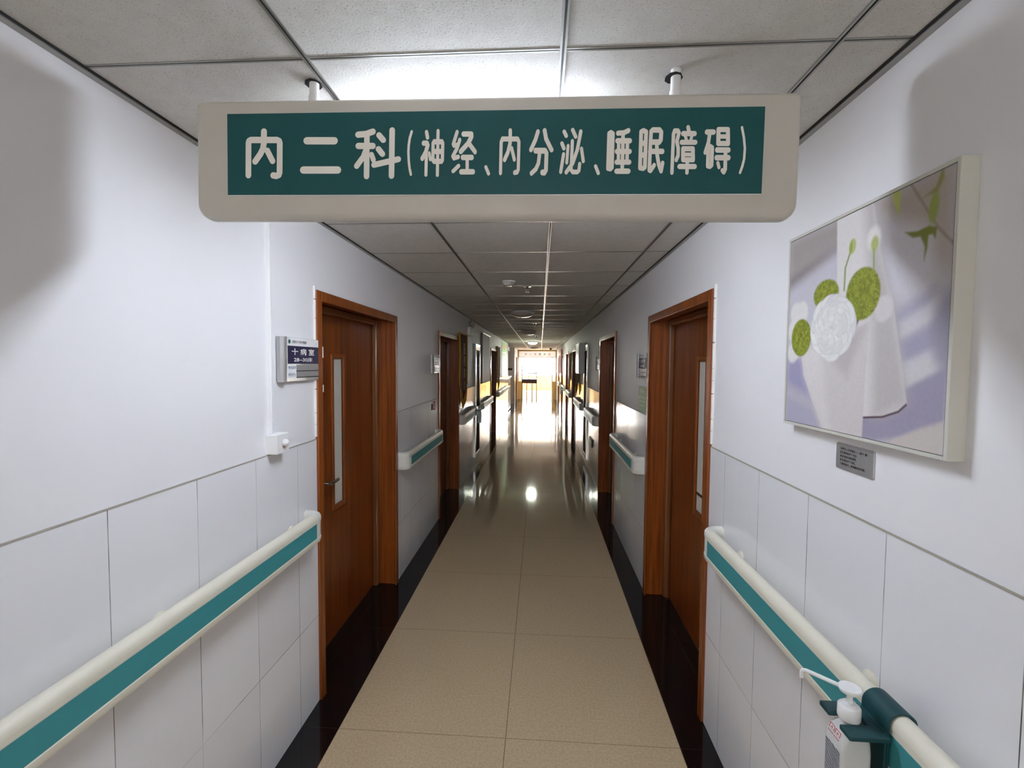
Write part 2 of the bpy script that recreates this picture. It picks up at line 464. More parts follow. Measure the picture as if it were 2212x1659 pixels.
# hall beyond the entry; its side windows are unseen, added to brighten hall and corridor
for nm, xa, xb, k in (('wall_hall_left', -3.1, -3.0, 3), ('wall_hall_right', 3.0, 3.1, 4)):
    struct(nm, MB().box(xa, xb, YE, YF, 0, 0.93).box(xa, xb, YE, YF, 2.33, ZC + .006).box(xa, xb, YE, 23.0, 0.93, 2.33).box(xa, xb, 28.0, YF, 0.93, 2.33), 'paint')
    w_ = empty('window_%d' % k, ((xa + xb) / 2, 23.0, 0.93), kind='structure')
    f_ = MB().box(-.02, .02, 0, 5.0, 0, .05).box(-.02, .02, 0, 5.0, 1.35, 1.4)
    for j in range(5): f_.box(-.02, .02, 1.24 * j, 1.24 * j + .04, .05, 1.35)
    f_.build('window_frame', 'white', w_)
struct('wall_hall_front', MB().box(-3.0, XL, YE - 0.1, YE + 0.05, 0, ZC + .006).box(XR, 3.0, YE - 0.1, YE + 0.05, 0, ZC + .006), 'paint')
struct('wall_far', MB().box(-3.0, 3.0, YF, YF + 0.2, 0, 0.93).box(-3.0, 3.0, YF, YF + 0.2, 2.33, ZC + .006).box(-3, -2.8, YF, YF + .2, .93, 2.33).box(2.8, 3, YF, YF + .2, .93, 2.33), 'yellowwood')
w2 = empty('window_2', (0, YF + 0.1, 0.93), kind='structure')
MB().box(-2.8, 2.8, -0.02, 0.02, 0, 0.05).box(-2.8, 2.8, -0.02, 0.02, 1.35, 1.4).box(-2.8, -2.75, -.02, .02, 0, 1.4).box(2.75, 2.8, -.02, .02, 0, 1.4).box(-1.42, -1.38, -.02, .02, 0, 1.4).box(1.38, 1.42, -.02, .02, 0, 1.4).build('window_frame', 'white', w2)
MB().box(-2.75, 2.75, -0.004, 0.004, 0.05, 1.35).build('pane', 'glass', w2)

# ceiling grid: slotted main runners along the corridor, thin cross tees, wall angles
GX = [0.0431 - 0.5806, 0.0431, 0.0431 + 0.5806]
GY = [1.0317 + 0.6013 * k for k in range(-8, 35)]
g = MB(); gg = MB()
for x in GX:
    g.box(x - 0.0075, x - 0.0025, YB, YE, ZC + 0.002, ZC + 0.006).box(x + 0.0025, x + 0.0075, YB, YE, ZC + 0.002, ZC + 0.006)
    gg.box(x - 0.0025, x + 0.0025, YB, YE, ZC + 0.0045, ZC + 0.006)
for y in GY:
    for a, b in zip([XL - 0.004] + GX, GX + [XR + 0.004]):
        a2 = a + 0.008 if a in GX else a; b2 = b - 0.008 if b in GX else b
        g.box(a2, b2, y - 0.0060, y - 0.0014, ZC + 0.0048, ZC + 0.006).box(a2, b2, y + 0.0014, y + 0.0060, ZC + 0.0048, ZC + 0.006)
        gg.box(a2, b2, y - 0.0018, y + 0.0018, ZC + 0.0052, ZC + 0.006)
g.box(XL - 0.004, XL + 0.014, YB, YE, ZC - 0.003, ZC + 0.006).box(XR - 0.014, XR + 0.004, YB, YE, ZC - 0.003, ZC + 0.006)
gg.box(XL + 0.014, XL + 0.017, YB, YE, ZC + 0.0, ZC + 0.006).box(XR - 0.017, XR - 0.014, YB, YE, ZC + 0.0, ZC + 0.006)
struct('trim_5', g, 'grid'); struct('trim_6', gg, 'groove')

# ------------------------------------------------------------------ doors
NDOOR = [0]
def door(side, y0, y1, label, near_latch=True, handle=True, bar=False, win=True):
    NDOOR[0] += 1
    W_ = y1 - y0
    yr = y0 if side is LEFT else y1                 # local y=0 at the left edge as read from the corridor
    flip = (side is RIGHT) if near_latch else (side is LEFT)   # latch side: left edge unless flipped
    e = empty('door_%d' % NDOOR[0], wall_at(side, yr, 0), side[1], label, 'door', kind='structure')
    D = -0.155
    fy = (lambda v: W_ - v) if flip else (lambda v: v)
    def bx(m, x0, x1, a, b, z0, z1): return m.box(x0, x1, min(fy(a), fy(b)), max(fy(a), fy(b)), z0, z1)
    f = MB()
    F = 0.05
    for a, b, z0, z1 in ((0, F, 0, DH), (W_ - F, W_, 0, DH), (F, W_ - F, DH - F, DH)):
        bx(f, 0.001, 0.012, a, b, z0, z1)
    bx(f, D - 0.05, 0.001, 0, 0.03, 0, DH); bx(f, D - 0.05, 0.001, W_ - 0.03, W_, 0, DH); bx(f, D - 0.05, 0.001, 0.03, W_ - 0.03, DH - 0.03, DH)
    f.build('door_frame', 'woodframe', e, bevel=0.003)
    b_ = MB(); r0 = 0.03; r1 = 0.075
    for a, b, z0, z1 in ((r0, r1, 0, DH - 0.03), (W_ - r1, W_ - r0, 0, DH - 0.03), (r1, W_ - r1, DH - r1, DH - r0)):
        bx(b_, D - 0.01, D + 0.035, a, b, z0, z1)
    b_.build('stop_bead', 'bead', e, bevel=0.012, seg=3)
    p = MB()
    wa, wb, wz0, wz1 = 0.52, 0.65, 0.818, 1.715
    if win:
        for a, b, z0, z1 in ((0.04, wa, 0.006, 2.0), (wb, W_ - 0.04, 0.006, 2.0), (wa, wb, 0.006, wz0), (wa, wb, wz1, 2.0)): bx(p, D - 0.05, D - 0.006, a, b, z0, z1)
    else: bx(p, D - 0.05, D - 0.006, 0.04, W_ - 0.04, 0.006, 2.0)
    leaf = p.build('door_leaf', 'wood', e)
    if win:
        q = MB(); t = 0.03
        for a, b, z0, z1 in ((wa - t, wa, wz0 - t, wz1 + t), (wb, wb + t, wz0 - t, wz1 + t), (wa, wb, wz0 - t, wz0), (wa, wb, wz1, wz1 + t)): bx(q, D - 0.03, D + 0.006, a, b, z0, z1)
        q.build('window_moulding', 'woodframe', e, bevel=0.008, seg=3)
        bx(MB(), D - 0.018, D - 0.010, wa - .002, wb + .002, wz0 - .002, wz1 + .002).build('vision_pane', 'frosted', e)
        if bar:
            bx(MB(), D - 0.010, D - 0.006, wa, wb, 0.915, 0.93).build('pane_bar', 'dark', e)
    if handle:
        hy = 0.345
        h = bx(MB(), D - 0.006, D + 0.004, hy - 0.022, hy + 0.022, 0.845, 1.085).build('lock_plate', 'nickel', e, bevel=0.004)
        s = fy(hy + 0.1) - fy(hy); s = 1 if s > 0 else -1
        lv = MB().cyl((D + 0.004, fy(hy), 1.0), (D + 0.05, fy(hy), 1.0), 0.011)
        c = fy(hy)
        lv.tube([(D + 0.05, c - s * 0.008, 1.0), (D + 0.056, c + s * 0.02, 1.0), (D + 0.054, c + s * 0.07, 0.999), (D + 0.046, c + s * 0.125, 0.997)], 0.0105)
        lv.build('lever', 'chrome', h, smooth=40)
        MB().lathe([(0.012, D + 0.003), (0.012, D + 0.007), (0.006, D + 0.008), (0, D + 0.008)], (0, c, 0.895), 16, 'x').build('keyhole', 'black', h, smooth=40)
    return e
d1 = door(LEFT, *L_DOORS[0], 'brown wooden door nearest on the left, with tall white pane and lever handle')
d2 = door(LEFT, *L_DOORS[1], 'dark brown door on the left with a green notice on its leaf, behind the first door', handle=False, win=False)
d3 = door(LEFT, *L_DOORS[2], 'dark door on the left between the grey board and a small maroon pennant', handle=False, win=False)
d4 = door(LEFT, *L_DOORS[3], 'narrow dark door on the left, last before the bright entry', handle=False, win=False)
e1 = door(RIGHT, *R_DOORS[0], 'brown wooden door nearest on the right, its tall pane crossed by a dark bar', handle=False, bar=True)
e2 = door(RIGHT, *R_DOORS[1], 'dark brown door on the right, second from the camera, beside a small white sign', handle=False, win=False)
e3 = door(RIGHT, *R_DOORS[2], 'dark door on the right between the two maroon pennants', handle=False, win=False)
e4 = door(RIGHT, *R_DOORS[3], 'dark door on the right just beyond the second maroon pennant', handle=False, win=False)
e5 = door(RIGHT, *R_DOORS[4], 'dark door far on the right, near the upper orange red pennant', handle=False, win=False)
e6 = door(RIGHT, *R_DOORS[5], 'farthest dark door on the right, near the last orange red pennant', handle=False, win=False)
MB().box(0.0115, 0.0135, 0.046, 0.052, 1.715, 1.77).box(0.0115, 0.0135, 0.046, 0.052, 1.545, 1.58).build('strike_plate', 'caulk', d1)
# peeling caulk beside the two nearest frames
for par, W_, ya in ((d1, 1.236, -0.008), (e1, 1.23, 1.231)):
    m = MB(); random.seed(4); z = 1.33
    while z < 2.06:
        h = random.uniform(0.04, 0.12); m.box(-0.004, 0.004, ya, ya + 0.0085 + random.uniform(0, 0.004) * (1 if ya > 0 else 0), z, min(z + h, 2.06)); z += h + random.uniform(0, 0.006)
    m.build('caulk_strip', 'caulk', par)
# notice on the second left door
nt = empty('door_notice', wall_at(LEFT, 5.30, 1.46, -0.160), 0, 'small green notice with white head and salmon foot on second left door', 'notice')
MB().box(0.0, 0.004, 0, 0.25, 0.055, 0.23).build('green_panel', 'darkgreen', nt); MB().box(0, 0.004, 0, 0.25, 0.23, 0.285).build('heading_strip', 'paper', nt); MB().box(0, 0.004, 0, 0.25, 0, 0.052).build('foot_strip', 'salmon', nt)
text('八病室', 0.005, 0.125, 0.175, 0.06, 'letter', nt, width=0.19); text('病区', 0.005, 0.125, 0.1, 0.045, 'grey', nt)
text('温馨提示', 0.005, 0.125, 0.257, 0.024, 'ink', nt); text('请勿吸烟', 0.005, 0.125, 0.026, 0.022, 'red', nt)

# ------------------------------------------------------------------ handrails
PROF = [(0.050, 0.872), (0.056, 0.8665), (0.074, 0.8655), (0.082, 0.868), (0.085, 0.874), (0.085, 0.890), (0.0835, 0.8915), (0.0835, 0.9605), (0.085, 0.962), (0.0855, 0.975)]
for k in range(9):
    a = math.radians(-10 + 200 * k / 8); PROF.append((0.0635 + 0.022 * math.cos(a), 0.978 + 0.022 * math.sin(a)))
PROF += [(0.044, 0.960), (0.052, 0.948), (0.054, 0.900)]
def sweep(m, path, capstart=True, capend=True):
    """path: (centre y, centre x offset dir) -- list of (anchor (x, y), outward unit (x, y)); profile d measured along outward from anchor."""
    n = len(PROF); vs = []
    for (ax, ay), (ox, oy) in path:
        for d, z in PROF: vs.append((ax + ox * d, ay + oy * d, z))
    fs = [(i * n + k, i * n + (k + 1) % n, (i + 1) * n + (k + 1) % n, (i + 1) * n + k) for i in range(len(path) - 1) for k in range(n)]
    fs += [tuple(range(n)), tuple(range((len(path) - 1) * n, len(path) * n))]
    return m.add(vs, fs)
def handrail(side, y0, y1, label, insert='teal', end0=True, end1=True):
    Ln = y1 - y0; yr = y0 if side is LEFT else y1
    if side is RIGHT: end0, end1 = end1, end0
    e = empty('handrail', wall_at(side, yr, 0), side[1], label, 'handrail', 'handrails along both corridor walls')
    R = 0.086
    s0 = R if end0 else 0; s1 = Ln - R if end1 else Ln
    sweep(MB(), [((0, s0), (1, 0)), ((0, s1), (1, 0))]).build('rail', 'ivory', e, smooth=35)
    MB().box(0.080, 0.0842, s0, s1, 0.893, 0.959).build('rail_insert', insert, e)
    for k, on, c, a0 in ((0, end0, s0, 180), (1, end1, s1, 0)):
        if not on: continue
        # the end piece turns the rail back into the wall
        path = []
        for i in range(9):
            t = math.radians(90.0 * i / 8)
            sg = -1 if k == 0 else 1
            path.append(((0, c), (math.cos(t), sg * math.sin(t))))
        P = []
        # square-ish corner: superellipse blend of the two directions
        m = MB(); n = len(PROF); vs = []
        for (ax, ay), (ox, oy) in path:
            q = (abs(ox) ** 3 + abs(oy) ** 3) ** (-1 / 3.0)
            for d, z in PROF: vs.append((ax + ox * q * d, ay + oy * q * d, z))
        fs = [(i * n + j, i * n + (j + 1) % n, (i + 1) * n + (j + 1) % n, (i + 1) * n + j) for i in range(8) for j in range(n)]
        fs += [tuple(range(n)), tuple(range(8 * n, 9 * n))]
        m.add(vs, fs).build('end_cap', 'cap' if insert == 'teal' else 'ivory', e, smooth=35)
    y = s0 + 0.13
    while y < s1:
        MB().lathe([(0.022, 0.0), (0.022, 0.006), (0.013, 0.012), (0.012, 0.056)], (0, y, 0.950), 16, 'x').build('bracket', 'ivory', e, smooth=40)
        y += 0.69
    return e
RL = [(-0.3, 2.055, 'ivory handrail with teal band nearest on the left, ending at first door'), (3.405, 4.70, 'short teal banded handrail between first and second doors on the left'),
      (5.96 + .05, 7.40, 'handrail on the left wall below the large maroon pennant'), (8.06, 9.83, 'handrail on the left wall below the grey board'),
      (11.14 + .05, 12.0, 'handrail on the left below the small maroon pennant'), (12.1, 14.6, 'far left handrail below the pale green poster')]
RR = [(-0.3, 2.0, 'ivory handrail with teal band nearest on the right, holding the sanitizer'), (3.43, 4.66, 'short teal banded handrail between the first two doors on the right'),
      (6.07, 7.40, 'handrail on the right wall above the low green sign'), (8.10, 9.75, 'handrail on the right wall under the slim light box'),
      (11.17, 12.6, 'handrail on the right below the second maroon pennant'), (13.95, 15.6, 'far handrail on the right beside a sanitizer'), (17.0, 18.6, 'farthest handrail on the right below the last orange red pennant')]
for y0, y1, lab in RL: handrail(LEFT, y0, y1, lab, end0=y0 > 0)
for y0, y1, lab in RR: handrail(RIGHT, y0, y1, lab, end0=y0 > 0)

# ------------------------------------------------------------------ the hanging department sign
STROKES = [(72,76,[-5806,-493,-5797,268,-5784,318,-5735,343,-5084,337,-5027,311,-5010,261,-5017,-434,-5038,-493,-5097,-517,-5175,-503]),(74,76,[-5404,538,-5409,245,-5431,126,-5495,7,-5627,-171]),(70,72,[-5322,85,-5190,-164]),(87,87,[-4336,312,-3659,305]),(87,87,[-4422,-378,-3575,-382]),(72,74,[-3074,443,-2880,456,-2717,509]),(68,70,[-2859,456,-2864,-534]),(70,74,[-3067,178,-2715,175]),(66,70,[-2862,143,-2938,-72,-3105,-291]),(58,66,[-2744,-30,-2696,-152]),(68,68,[-2563,424,-2461,309]),(68,68,[-2575,101,-2479,-17]),(66,70,[-2681,-270,-2091,-141]),(68,70,[-2245,533,-2253,-531]),(29,37,[-1775,499,-1820,348,-1844,173,-1849,37,-1841,-158,-1817,-354,-1785,-495]),(41,49,[-1418,485,-1393,359]),(45,62,[-1486,228,-1405,227,-1386,179,-1433,14,-1512,-126]),(37,41,[-1416,-45,-1421,-512]),(33,41,[-1348,-2,-1320,-152]),(39,62,[-1231,257,-1044,255,-1026,214,-1029,-164,-1048,-199,-1229,-198,-1256,-162,-1256,216,-1231,257]),(37,62,[-1242,30,-1031,28]),(37,45,[-1140,505,-1144,-518]),(39,54,[-688,475,-773,202,-757,167,-669,182]),(39,54,[-623,293,-682,105,-779,-79,-753,-127,-653,-97]),(41,49,[-768,-428,-642,-306]),(49,62,[-533,428,-349,426,-346,362,-415,218,-591,26]),(41,62,[-399,208,-252,14]),(45,64,[-545,-113,-326,-115]),(39,54,[-437,-130,-433,-420]),(49,64,[-574,-445,-295,-446]),(37,45,[8,-336,74,-487]),(37,58,[357,-469,359,230,387,307,745,303,776,236,775,-389,749,-456,690,-469]),(41,58,[569,493,570,209,523,-2,448,-171]),(37,54,[610,88,676,-167]),(43,58,[1215,464,1161,280,1062,55]),(45,58,[1371,488,1410,296,1542,47]),(45,68,[1166,31,1391,29,1425,-28,1423,-412,1389,-473,1338,-469]),(41,58,[1265,-27,1243,-257,1186,-391,1086,-487]),(41,49,[1826,458,1874,364]),(41,49,[1780,192,1827,79]),(37,49,[1823,-55,1767,-456]),(33,45,[1923,135,1902,-246]),(41,49,[2020,494,2092,343]),(39,54,[2208,454,2138,42,2040,-262,1895,-468]),(37,54,[2019,237,2011,-281,2003,-406,2045,-463,2151,-464,2189,-426,2201,-286]),(37,49,[2234,64,2282,-216]),(37,45,[2570,-333,2636,-489]),(43,56,[2900,429,2944,404,2944,-364,2911,-398,2857,-386,2860,405,2900,429]),(41,62,[2872,149,2946,149]),(41,62,[2863,-93,2948,-94]),(41,58,[3059,409,3196,418,3299,466]),(41,45,[3177,411,3181,-445]),(54,62,[3058,237,3331,234]),(54,60,[3052,-4,3333,-6]),(54,60,[3054,-246,3331,-248]),(58,62,[3060,-452,3315,-453]),(37,45,[3081,233,3086,-247]),(39,45,[3282,231,3285,-248]),(43,58,[3641,463,3701,434,3697,-359,3660,-391,3587,-377,3587,435,3641,463]),(41,62,[3607,177,3679,176]),(41,62,[3599,-88,3678,-88]),(45,62,[3849,473,4001,472,4040,421,4036,252,4004,199,3815,201]),(41,54,[3849,473,3811,442,3800,-48,3798,-435,3825,-448,3904,-322]),(45,62,[3799,-10,4080,-12]),(41,54,[3944,196,3963,-87,4008,-313,4064,-456,4092,-276]),(39,54,[4341,446,4319,380,4313,-485]),(39,58,[4341,449,4416,448,4440,407,4400,211,4435,60,4438,-109,4401,-199]),(41,49,[4640,526,4662,433]),(54,60,[4540,383,4784,381]),(33,45,[4583,331,4611,246]),(33,45,[4733,338,4710,245]),(54,58,[4513,189,4806,186]),(43,58,[4543,44,4763,42,4776,-206,4552,-204,4543,44]),(41,45,[4557,-87,4764,-89]),(54,60,[4482,-356,4812,-358]),(39,45,[4648,-205,4649,-497]),(54,62,[5072,415,5208,414]),(39,54,[5129,390,5109,185,5045,-39]),(41,58,[5154,91,5196,63,5196,-321,5164,-355,5111,-343,5110,54,5154,91]),(45,58,[5318,466,5526,464,5542,153,5325,155,5318,466]),(41,49,[5328,310,5532,308]),(49,62,[5306,10,5554,7]),(49,62,[5300,-163,5561,-165]),(41,54,[5493,-5,5499,-426,5471,-488,5440,-450]),(35,45,[5332,-281,5359,-378]),(27,33,[5839,509,5889,289,5921,47,5914,-195,5879,-363,5836,-497])]
sg = empty('hanging_sign', (-0.133, 1.085, 2.188), math.radians(-90), 'long grey sign hanging from the ceiling, teal panel with cream Chinese lettering', 'sign')
sg.rotation_euler = (math.radians(0), math.radians(0.0125 * 57.2958), math.radians(-90))
sg.rotation_mode = 'QUATERNION'
sg.rotation_quaternion = (Matrix.Rotation(0.0125, 3, 'Y') @ Matrix.Rotation(math.radians(-90), 3, 'Z')).to_quaternion()
# shell: rounded outline, belly curved front to back
out = rrect(-0.7205, 0.7205, -0.1505, 0.1355, [0.034, 0.034, 0.014, 0.014], 8)
def shell(depths):
    m = MB(); n = len(out); vs = []
    for x, inset in depths:
        for a, b in out: vs.append((x, a * (1 - inset / 0.72), -0.0075 + (b + 0.0075) * (1 - inset / 0.143)))
    fs = [(i * n + k, i * n + (k + 1) % n, (i + 1) * n + (k + 1) % n, (i + 1) * n + k) for i in range(len(depths) - 1) for k in range(n)]
    fs += [tuple(range(n))[::-1], tuple(range((len(depths) - 1) * n, len(depths) * n))]
    return m.add(vs, fs)
rd = [(-0.026 + 0.0215 * math.sin(math.radians(a)), 0.013 * (1 - math.cos(math.radians(a)))) for a in range(0, 91, 15)]
shell([(-0.044, 0.010), (-0.042, 0.004), (-0.036, 0.0)] + rd).build('shell', 'signbody', sg, smooth=50)
MB().box(-0.006, -0.0006, -0.634, 0.634, -0.0985, 0.0975).build('panel_backing', 'white', sg)
panel = MB().box(-0.004, 0.0, -0.6335, 0.6335, -0.0965, 0.097).build('teal_panel', 'signteal', sg)
def stroke(m, hx, hy, pts, level):
    """one rounded pen stroke: every straight piece a flat capsule, each on a hair-thin level of its own"""
    P = [(pts[i], pts[i + 1]) for i in range(0, len(pts), 2)]; n = 10
    for (a, b), (c, d) in zip(P, P[1:]):
        t0 = math.atan2((d - b) / hy, (c - a) / hx)
        q = [(c + hx * math.cos(t0 - math.pi / 2 + math.pi * k / n), d + hy * math.sin(t0 - math.pi / 2 + math.pi * k / n)) for k in range(n + 1)]
        q += [(a + hx * math.cos(t0 + math.pi / 2 + math.pi * k / n), b + hy * math.sin(t0 + math.pi / 2 + math.pi * k / n)) for k in range(n + 1)]
        m.add([(0.0005 + 0.00006 * (level[0] % 40), y, z) for y, z in q], [tuple(range(len(q)))]); level[0] += 1
it = iter(STROKES)
for count in (3, 2, 9, 1, 7, 8, 1, 3, 4, 8, 1, 11, 7, 11, 9, 1):
    m = MB(); lv = [0]
    for _ in range(count):
        hx, hy, pts = next(it); stroke(m, hx * 1e-4, hy * 1e-4, [p * 1e-4 for p in pts], lv)
    m.build('sign_character', 'letter', panel)
assert next(it, None) is None
for y in (-0.431, 0.441):
    h = MB().lathe([(0.0135, 0.118), (0.0135, 0.150)], (-0.030, y, 0), 20).lathe([(0.0115, 0.148), (0.0115, 0.2)], (-0.030, y, 0), 20).build('hanger_rod', 'white', sg, smooth=40)
    MB().lathe([(0.021, 0.1825), (0.019, 0.1868)], (-0.034, y - 0.004, 0), 9).build('cut_hole', 'groove', h)

# ------------------------------------------------------------------ dome lamps, detectors, sprinklers
def dome(y, label, lit=None, drop=0.055):
    e = empty('dome_lamp', (-0.235, y, ZC), 0, label, 'ceiling lamp', 'round dome lamps along the corridor ceiling')
    MB().lathe([(0.140, 0.0), (0.152, -0.006), (0.152, -0.028), (0.140, -0.032)], seg=40).build('base_ring', 'white', e, smooth=40)
    MB().lathe([(0.139, -0.030)] + [(0.139 * math.cos(math.radians(a)), -0.030 - drop * math.sin(math.radians(a))) for a in range(10, 90, 10)] + [(0.0, -0.030 - drop)], seg=40).build('diffuser', lit or 'milky', e, smooth=60)
    return e
e = empty('batten_lamp', (-0.2, 1.37, ZC), 0, 'burning crosswise batten lamp on the ceiling, hidden just behind the hanging sign', 'ceiling lamp')
MB().box(-0.31, 0.31, -0.05, 0.05, -0.025, 0.0).build('base_tray', 'white', e, bevel=0.004)
MB().prism(rrect(-0.042, 0.042, -0.070, -0.025, [0.02, 0.02, 0.002, 0.002]), -0.29, 0.29).build('diffuser', 'lampon', e, smooth=40)
MB().box(-0.305, -0.29, -0.048, 0.048, -0.075, -0.02).build('end_cap', 'white', e, bevel=0.003); MB().box(0.29, 0.305, -0.048, 0.048, -0.075, -0.02).build('end_cap', 'white', e, bevel=0.003)
dome(5.91, 'nearest unlit dome lamp in view on the ceiling')
dome(9.45, 'second dome lamp, unlit and dark against the far ceiling')
dome(13.92, 'burning white dome lamp far down the corridor', 'lampon2')
dome(18.5, 'last unlit dome lamp just before the white entry sign')
e = empty('smoke_detector', (-0.268, 3.78, ZC), 0, 'round white smoke detector on the ceiling', 'smoke detector')
MB().lathe([(0.055, 0.0), (0.056, -0.008), (0.047, -0.012)], seg=28).build('base', 'white', e, smooth=40)
MB().lathe([(0.047, -0.012), (0.045, -0.024), (0.036, -0.036), (0.026, -0.042), (0, -0.043)], seg=28).build('sensor_head', 'milky', e, smooth=50)
m = MB()
for k in range(10):
    a = 2 * math.pi * k / 10; m.box(0.034 * math.cos(a) - .003, 0.034 * math.cos(a) + .003, 0.034 * math.sin(a) - .003, 0.034 * math.sin(a) + .003, -0.042, -0.034)
m.build('vent_slots', 'groove', e)
def sprinkler(loc, label):
    e = empty('sprinkler', loc, 0, label, 'sprinkler', 'sprinklers on the corridor ceiling')
    MB().lathe([(0.034, 0.0), (0.032, -0.005), (0.014, -0.008)], seg=20).build('escutcheon', 'chrome', e, smooth=40)
    m = MB().lathe([(0.011, -0.004), (0.011, -0.026), (0.006, -0.03), (0, -0.03)], seg=14)
    m.tube([(0.009, 0, -0.026), (0.013, 0, -0.038), (0.004, 0, -0.050)], 0.0025, 8).tube([(-0.009, 0, -0.026), (-0.013, 0, -0.038), (-0.004, 0, -0.050)], 0.0025, 8)
    m.build('nozzle', 'dark', e, smooth=40)
    MB().lathe([(0, -0.049), (0.016, -0.050), (0.016, -0.053), (0, -0.053)], seg=16).build('deflector', 'dark', e)
    return e
sp = sprinkler((-0.12, 4.03, ZC), 'sprinkler nearest the camera, beside the smoke detector')
dup(sp, (-0.095, 7.65, ZC), label='second sprinkler, between the two unlit dome lamps')
dup(sp, (-0.095, 11.0, ZC), label='third sprinkler, just before the burning far lamp')
e = empty('camera_dome', (0.44, 19.5, ZC), 0, 'small black camera dome on the ceiling near the entry', 'security camera')
MB().lathe([(0.06, 0), (0.06, -0.02), (0.05, -0.024)], seg=20).build('base', 'black', e, smooth=40)
MB().lathe([(0.05, -0.02)] + [(0.05 * math.cos(math.radians(a)), -0.022 - 0.06 * math.sin(math.radians(a))) for a in range(15, 91, 15)], seg=20).build('dome_cover', 'darkglass', e, smooth=60)

# ------------------------------------------------------------------ room signs
def room_sign(side, y, z, room, beds, label, W_=0.325, H=0.19):
    """local y=0 at the reading-left edge, z=0 at the bottom"""
    e = empty('room_sign', wall_at(side, y, z), side[1], label, 'room sign', 'aluminium room signs beside the ward doors')
    # extruded shell with a rolled left edge
    prof = [(0, 0.0), (0.016, 0.0)] + [(0.016 + 0.012 * math.sin(math.radians(a)), 0.004 + 0.022 * (1 - math.cos(math.radians(a)))) for a in range(20, 181, 20)]
    prof += [(0.014, 0.052), (0.014, W_), (0, W_)]
    MB().prism_z([(a, b) for a, b in prof], 0, H).build('housing', 'alu', e, smooth=35)
    MB().box(0.012, 0.0155, 0.056, W_, H - 0.036, H - 0.001).build('header', 'paper', e)
    p = MB().box(0.012, 0.0156, 0.056, W_, 0.076, H - 0.037).build('name_panel', 'navy', e)
    s = MB()
    for z0 in (0.046, 0.018): s.box(0.012, 0.0150, 0.128, W_, z0, z0 + 0.024)
    s.build('card_slots', 'alu', e)
    MB().box(0.013, 0.0146, 0.128, W_, 0.042, 0.0455).box(0.013, 0.0146, 0.128, W_, 0.0135, 0.0175).build('slot_grooves', 'groove', e)
    t = MB().box(0.012, 0.0155, 0.056, 0.125, 0.014, 0.073).build('role_cards', 'paper', e)
    text(room, 0.0162, (0.056 + W_) / 2 - 0.005, H - 0.061, 0.030, 'letter', p, width=0.195, bold=0.015)
    text(beds, 0.0162, (0.056 + W_) / 2 - 0.005, 0.0945, 0.021, 'letter', p, width=0.16, bold=0.015)
    text('责任医师', 0.0160, 0.0905, 0.059, 0.014, 'blueink', t, width=0.058); text('责任护士', 0.0160, 0.0905, 0.029, 0.014, 'blueink', t, width=0.058)
    hd = [c for c in e.children if c.name.startswith('header')][0]
    text('辽阳市老干部疗养医院', 0.0160, 0.152, H - 0.0185, 0.0125, 'ink', hd, width=0.125, bold=0.005)
    MB().lathe([(0.0095, 0.0156), (0.0095, 0.0160), (0.0072, 0.0160), (0.0072, 0.0156)], (0, 0.072, H - 0.0185), 20, 'x').lathe([(0.0035, .0156), (0.0035, .016), (0, .016)], (0, 0.072, H - 0.0185), 12, 'x').build('emblem', 'greygreen', hd)
    return e
room_sign(LEFT, 1.812, 1.609, '十 病 室', '28~30床', 'room sign reading 28 to 30 beside the nearest left door')
room_sign(RIGHT, 3.68, 1.59, '九 病 室', '25~27床', 'room sign above the green notice, past the first right door', W_=0.30)
room_sign(LEFT, 4.462, 1.592, '八 病 室', '22~24床', 'room sign above the red sticker, before the second left door', W_=0.31)
room_sign(RIGHT, 6.36, 1.61, '七 病 室', '19~21床', 'small pale room sign just past the second right door', W_=0.31)
room_sign(LEFT, 9.60, 1.59, '六 病 室', '16~18床', 'tiny room sign between the grey board and the third left door', W_=0.31)

# green notice below the right sign, red sticker, low exit sign, caption plate
e = empty('green_notice', wall_at(RIGHT, 3.655, 1.335), RIGHT[1], 'green notice board at the tile edge beside the nearest right door', 'notice board')
MB().box(0, 0.008, 0, 0.275, 0, 0.19).build('board', 'green', e, bevel=0.002)
for body, z, h, wd in (('温馨提示', 0.155, 0.028, 0.16), ('请保持走廊安静整洁', 0.108, 0.017, 0.2), ('请勿在此处吸烟', 0.078, 0.017, 0.18), ('谢谢您的配合', 0.046, 0.017, 0.16)): text(body, 0.0088, 0.138, z, h, 'poster', e, width=wd)
e = empty('no_smoking_sticker', wall_at(LEFT, 4.465, 1.212, -0.0005), 0, 'small red and white sticker under the tile edge by second left door', 'sticker')
MB().box(0.0, 0.0022, 0, 0.085, 0.0, 0.088).build('white_half', 'paper', e); MB().box(0, 0.0022, 0.0851, 0.2, 0, 0.088).build('red_half', 'red', e)
text('禁止\n吸烟', 0.0030, 0.142, 0.044, 0.066, 'letter', e); MB().prism(rrect(0.012, 0.072, 0.006, 0.07, 0.012), 0.0022, 0.0028).build('dark_pictogram', 'ink', e)
e = empty('low_exit_sign', wall_at(RIGHT, 7.09, 0.465, -0.002), RIGHT[1], 'small green exit sign low on the right wall tiles', 'exit sign')
MB().box(0, 0.02, 0, 0.37, 0, 0.115).build('housing', 'black', e, bevel=0.003); MB().box(0.02, 0.0215, 0.02, 0.35, 0.016, 0.099).build('face', 'exitgreen', e)
text('安全出口', 0.0222, 0.2, 0.058, 0.042, 'letter', e)

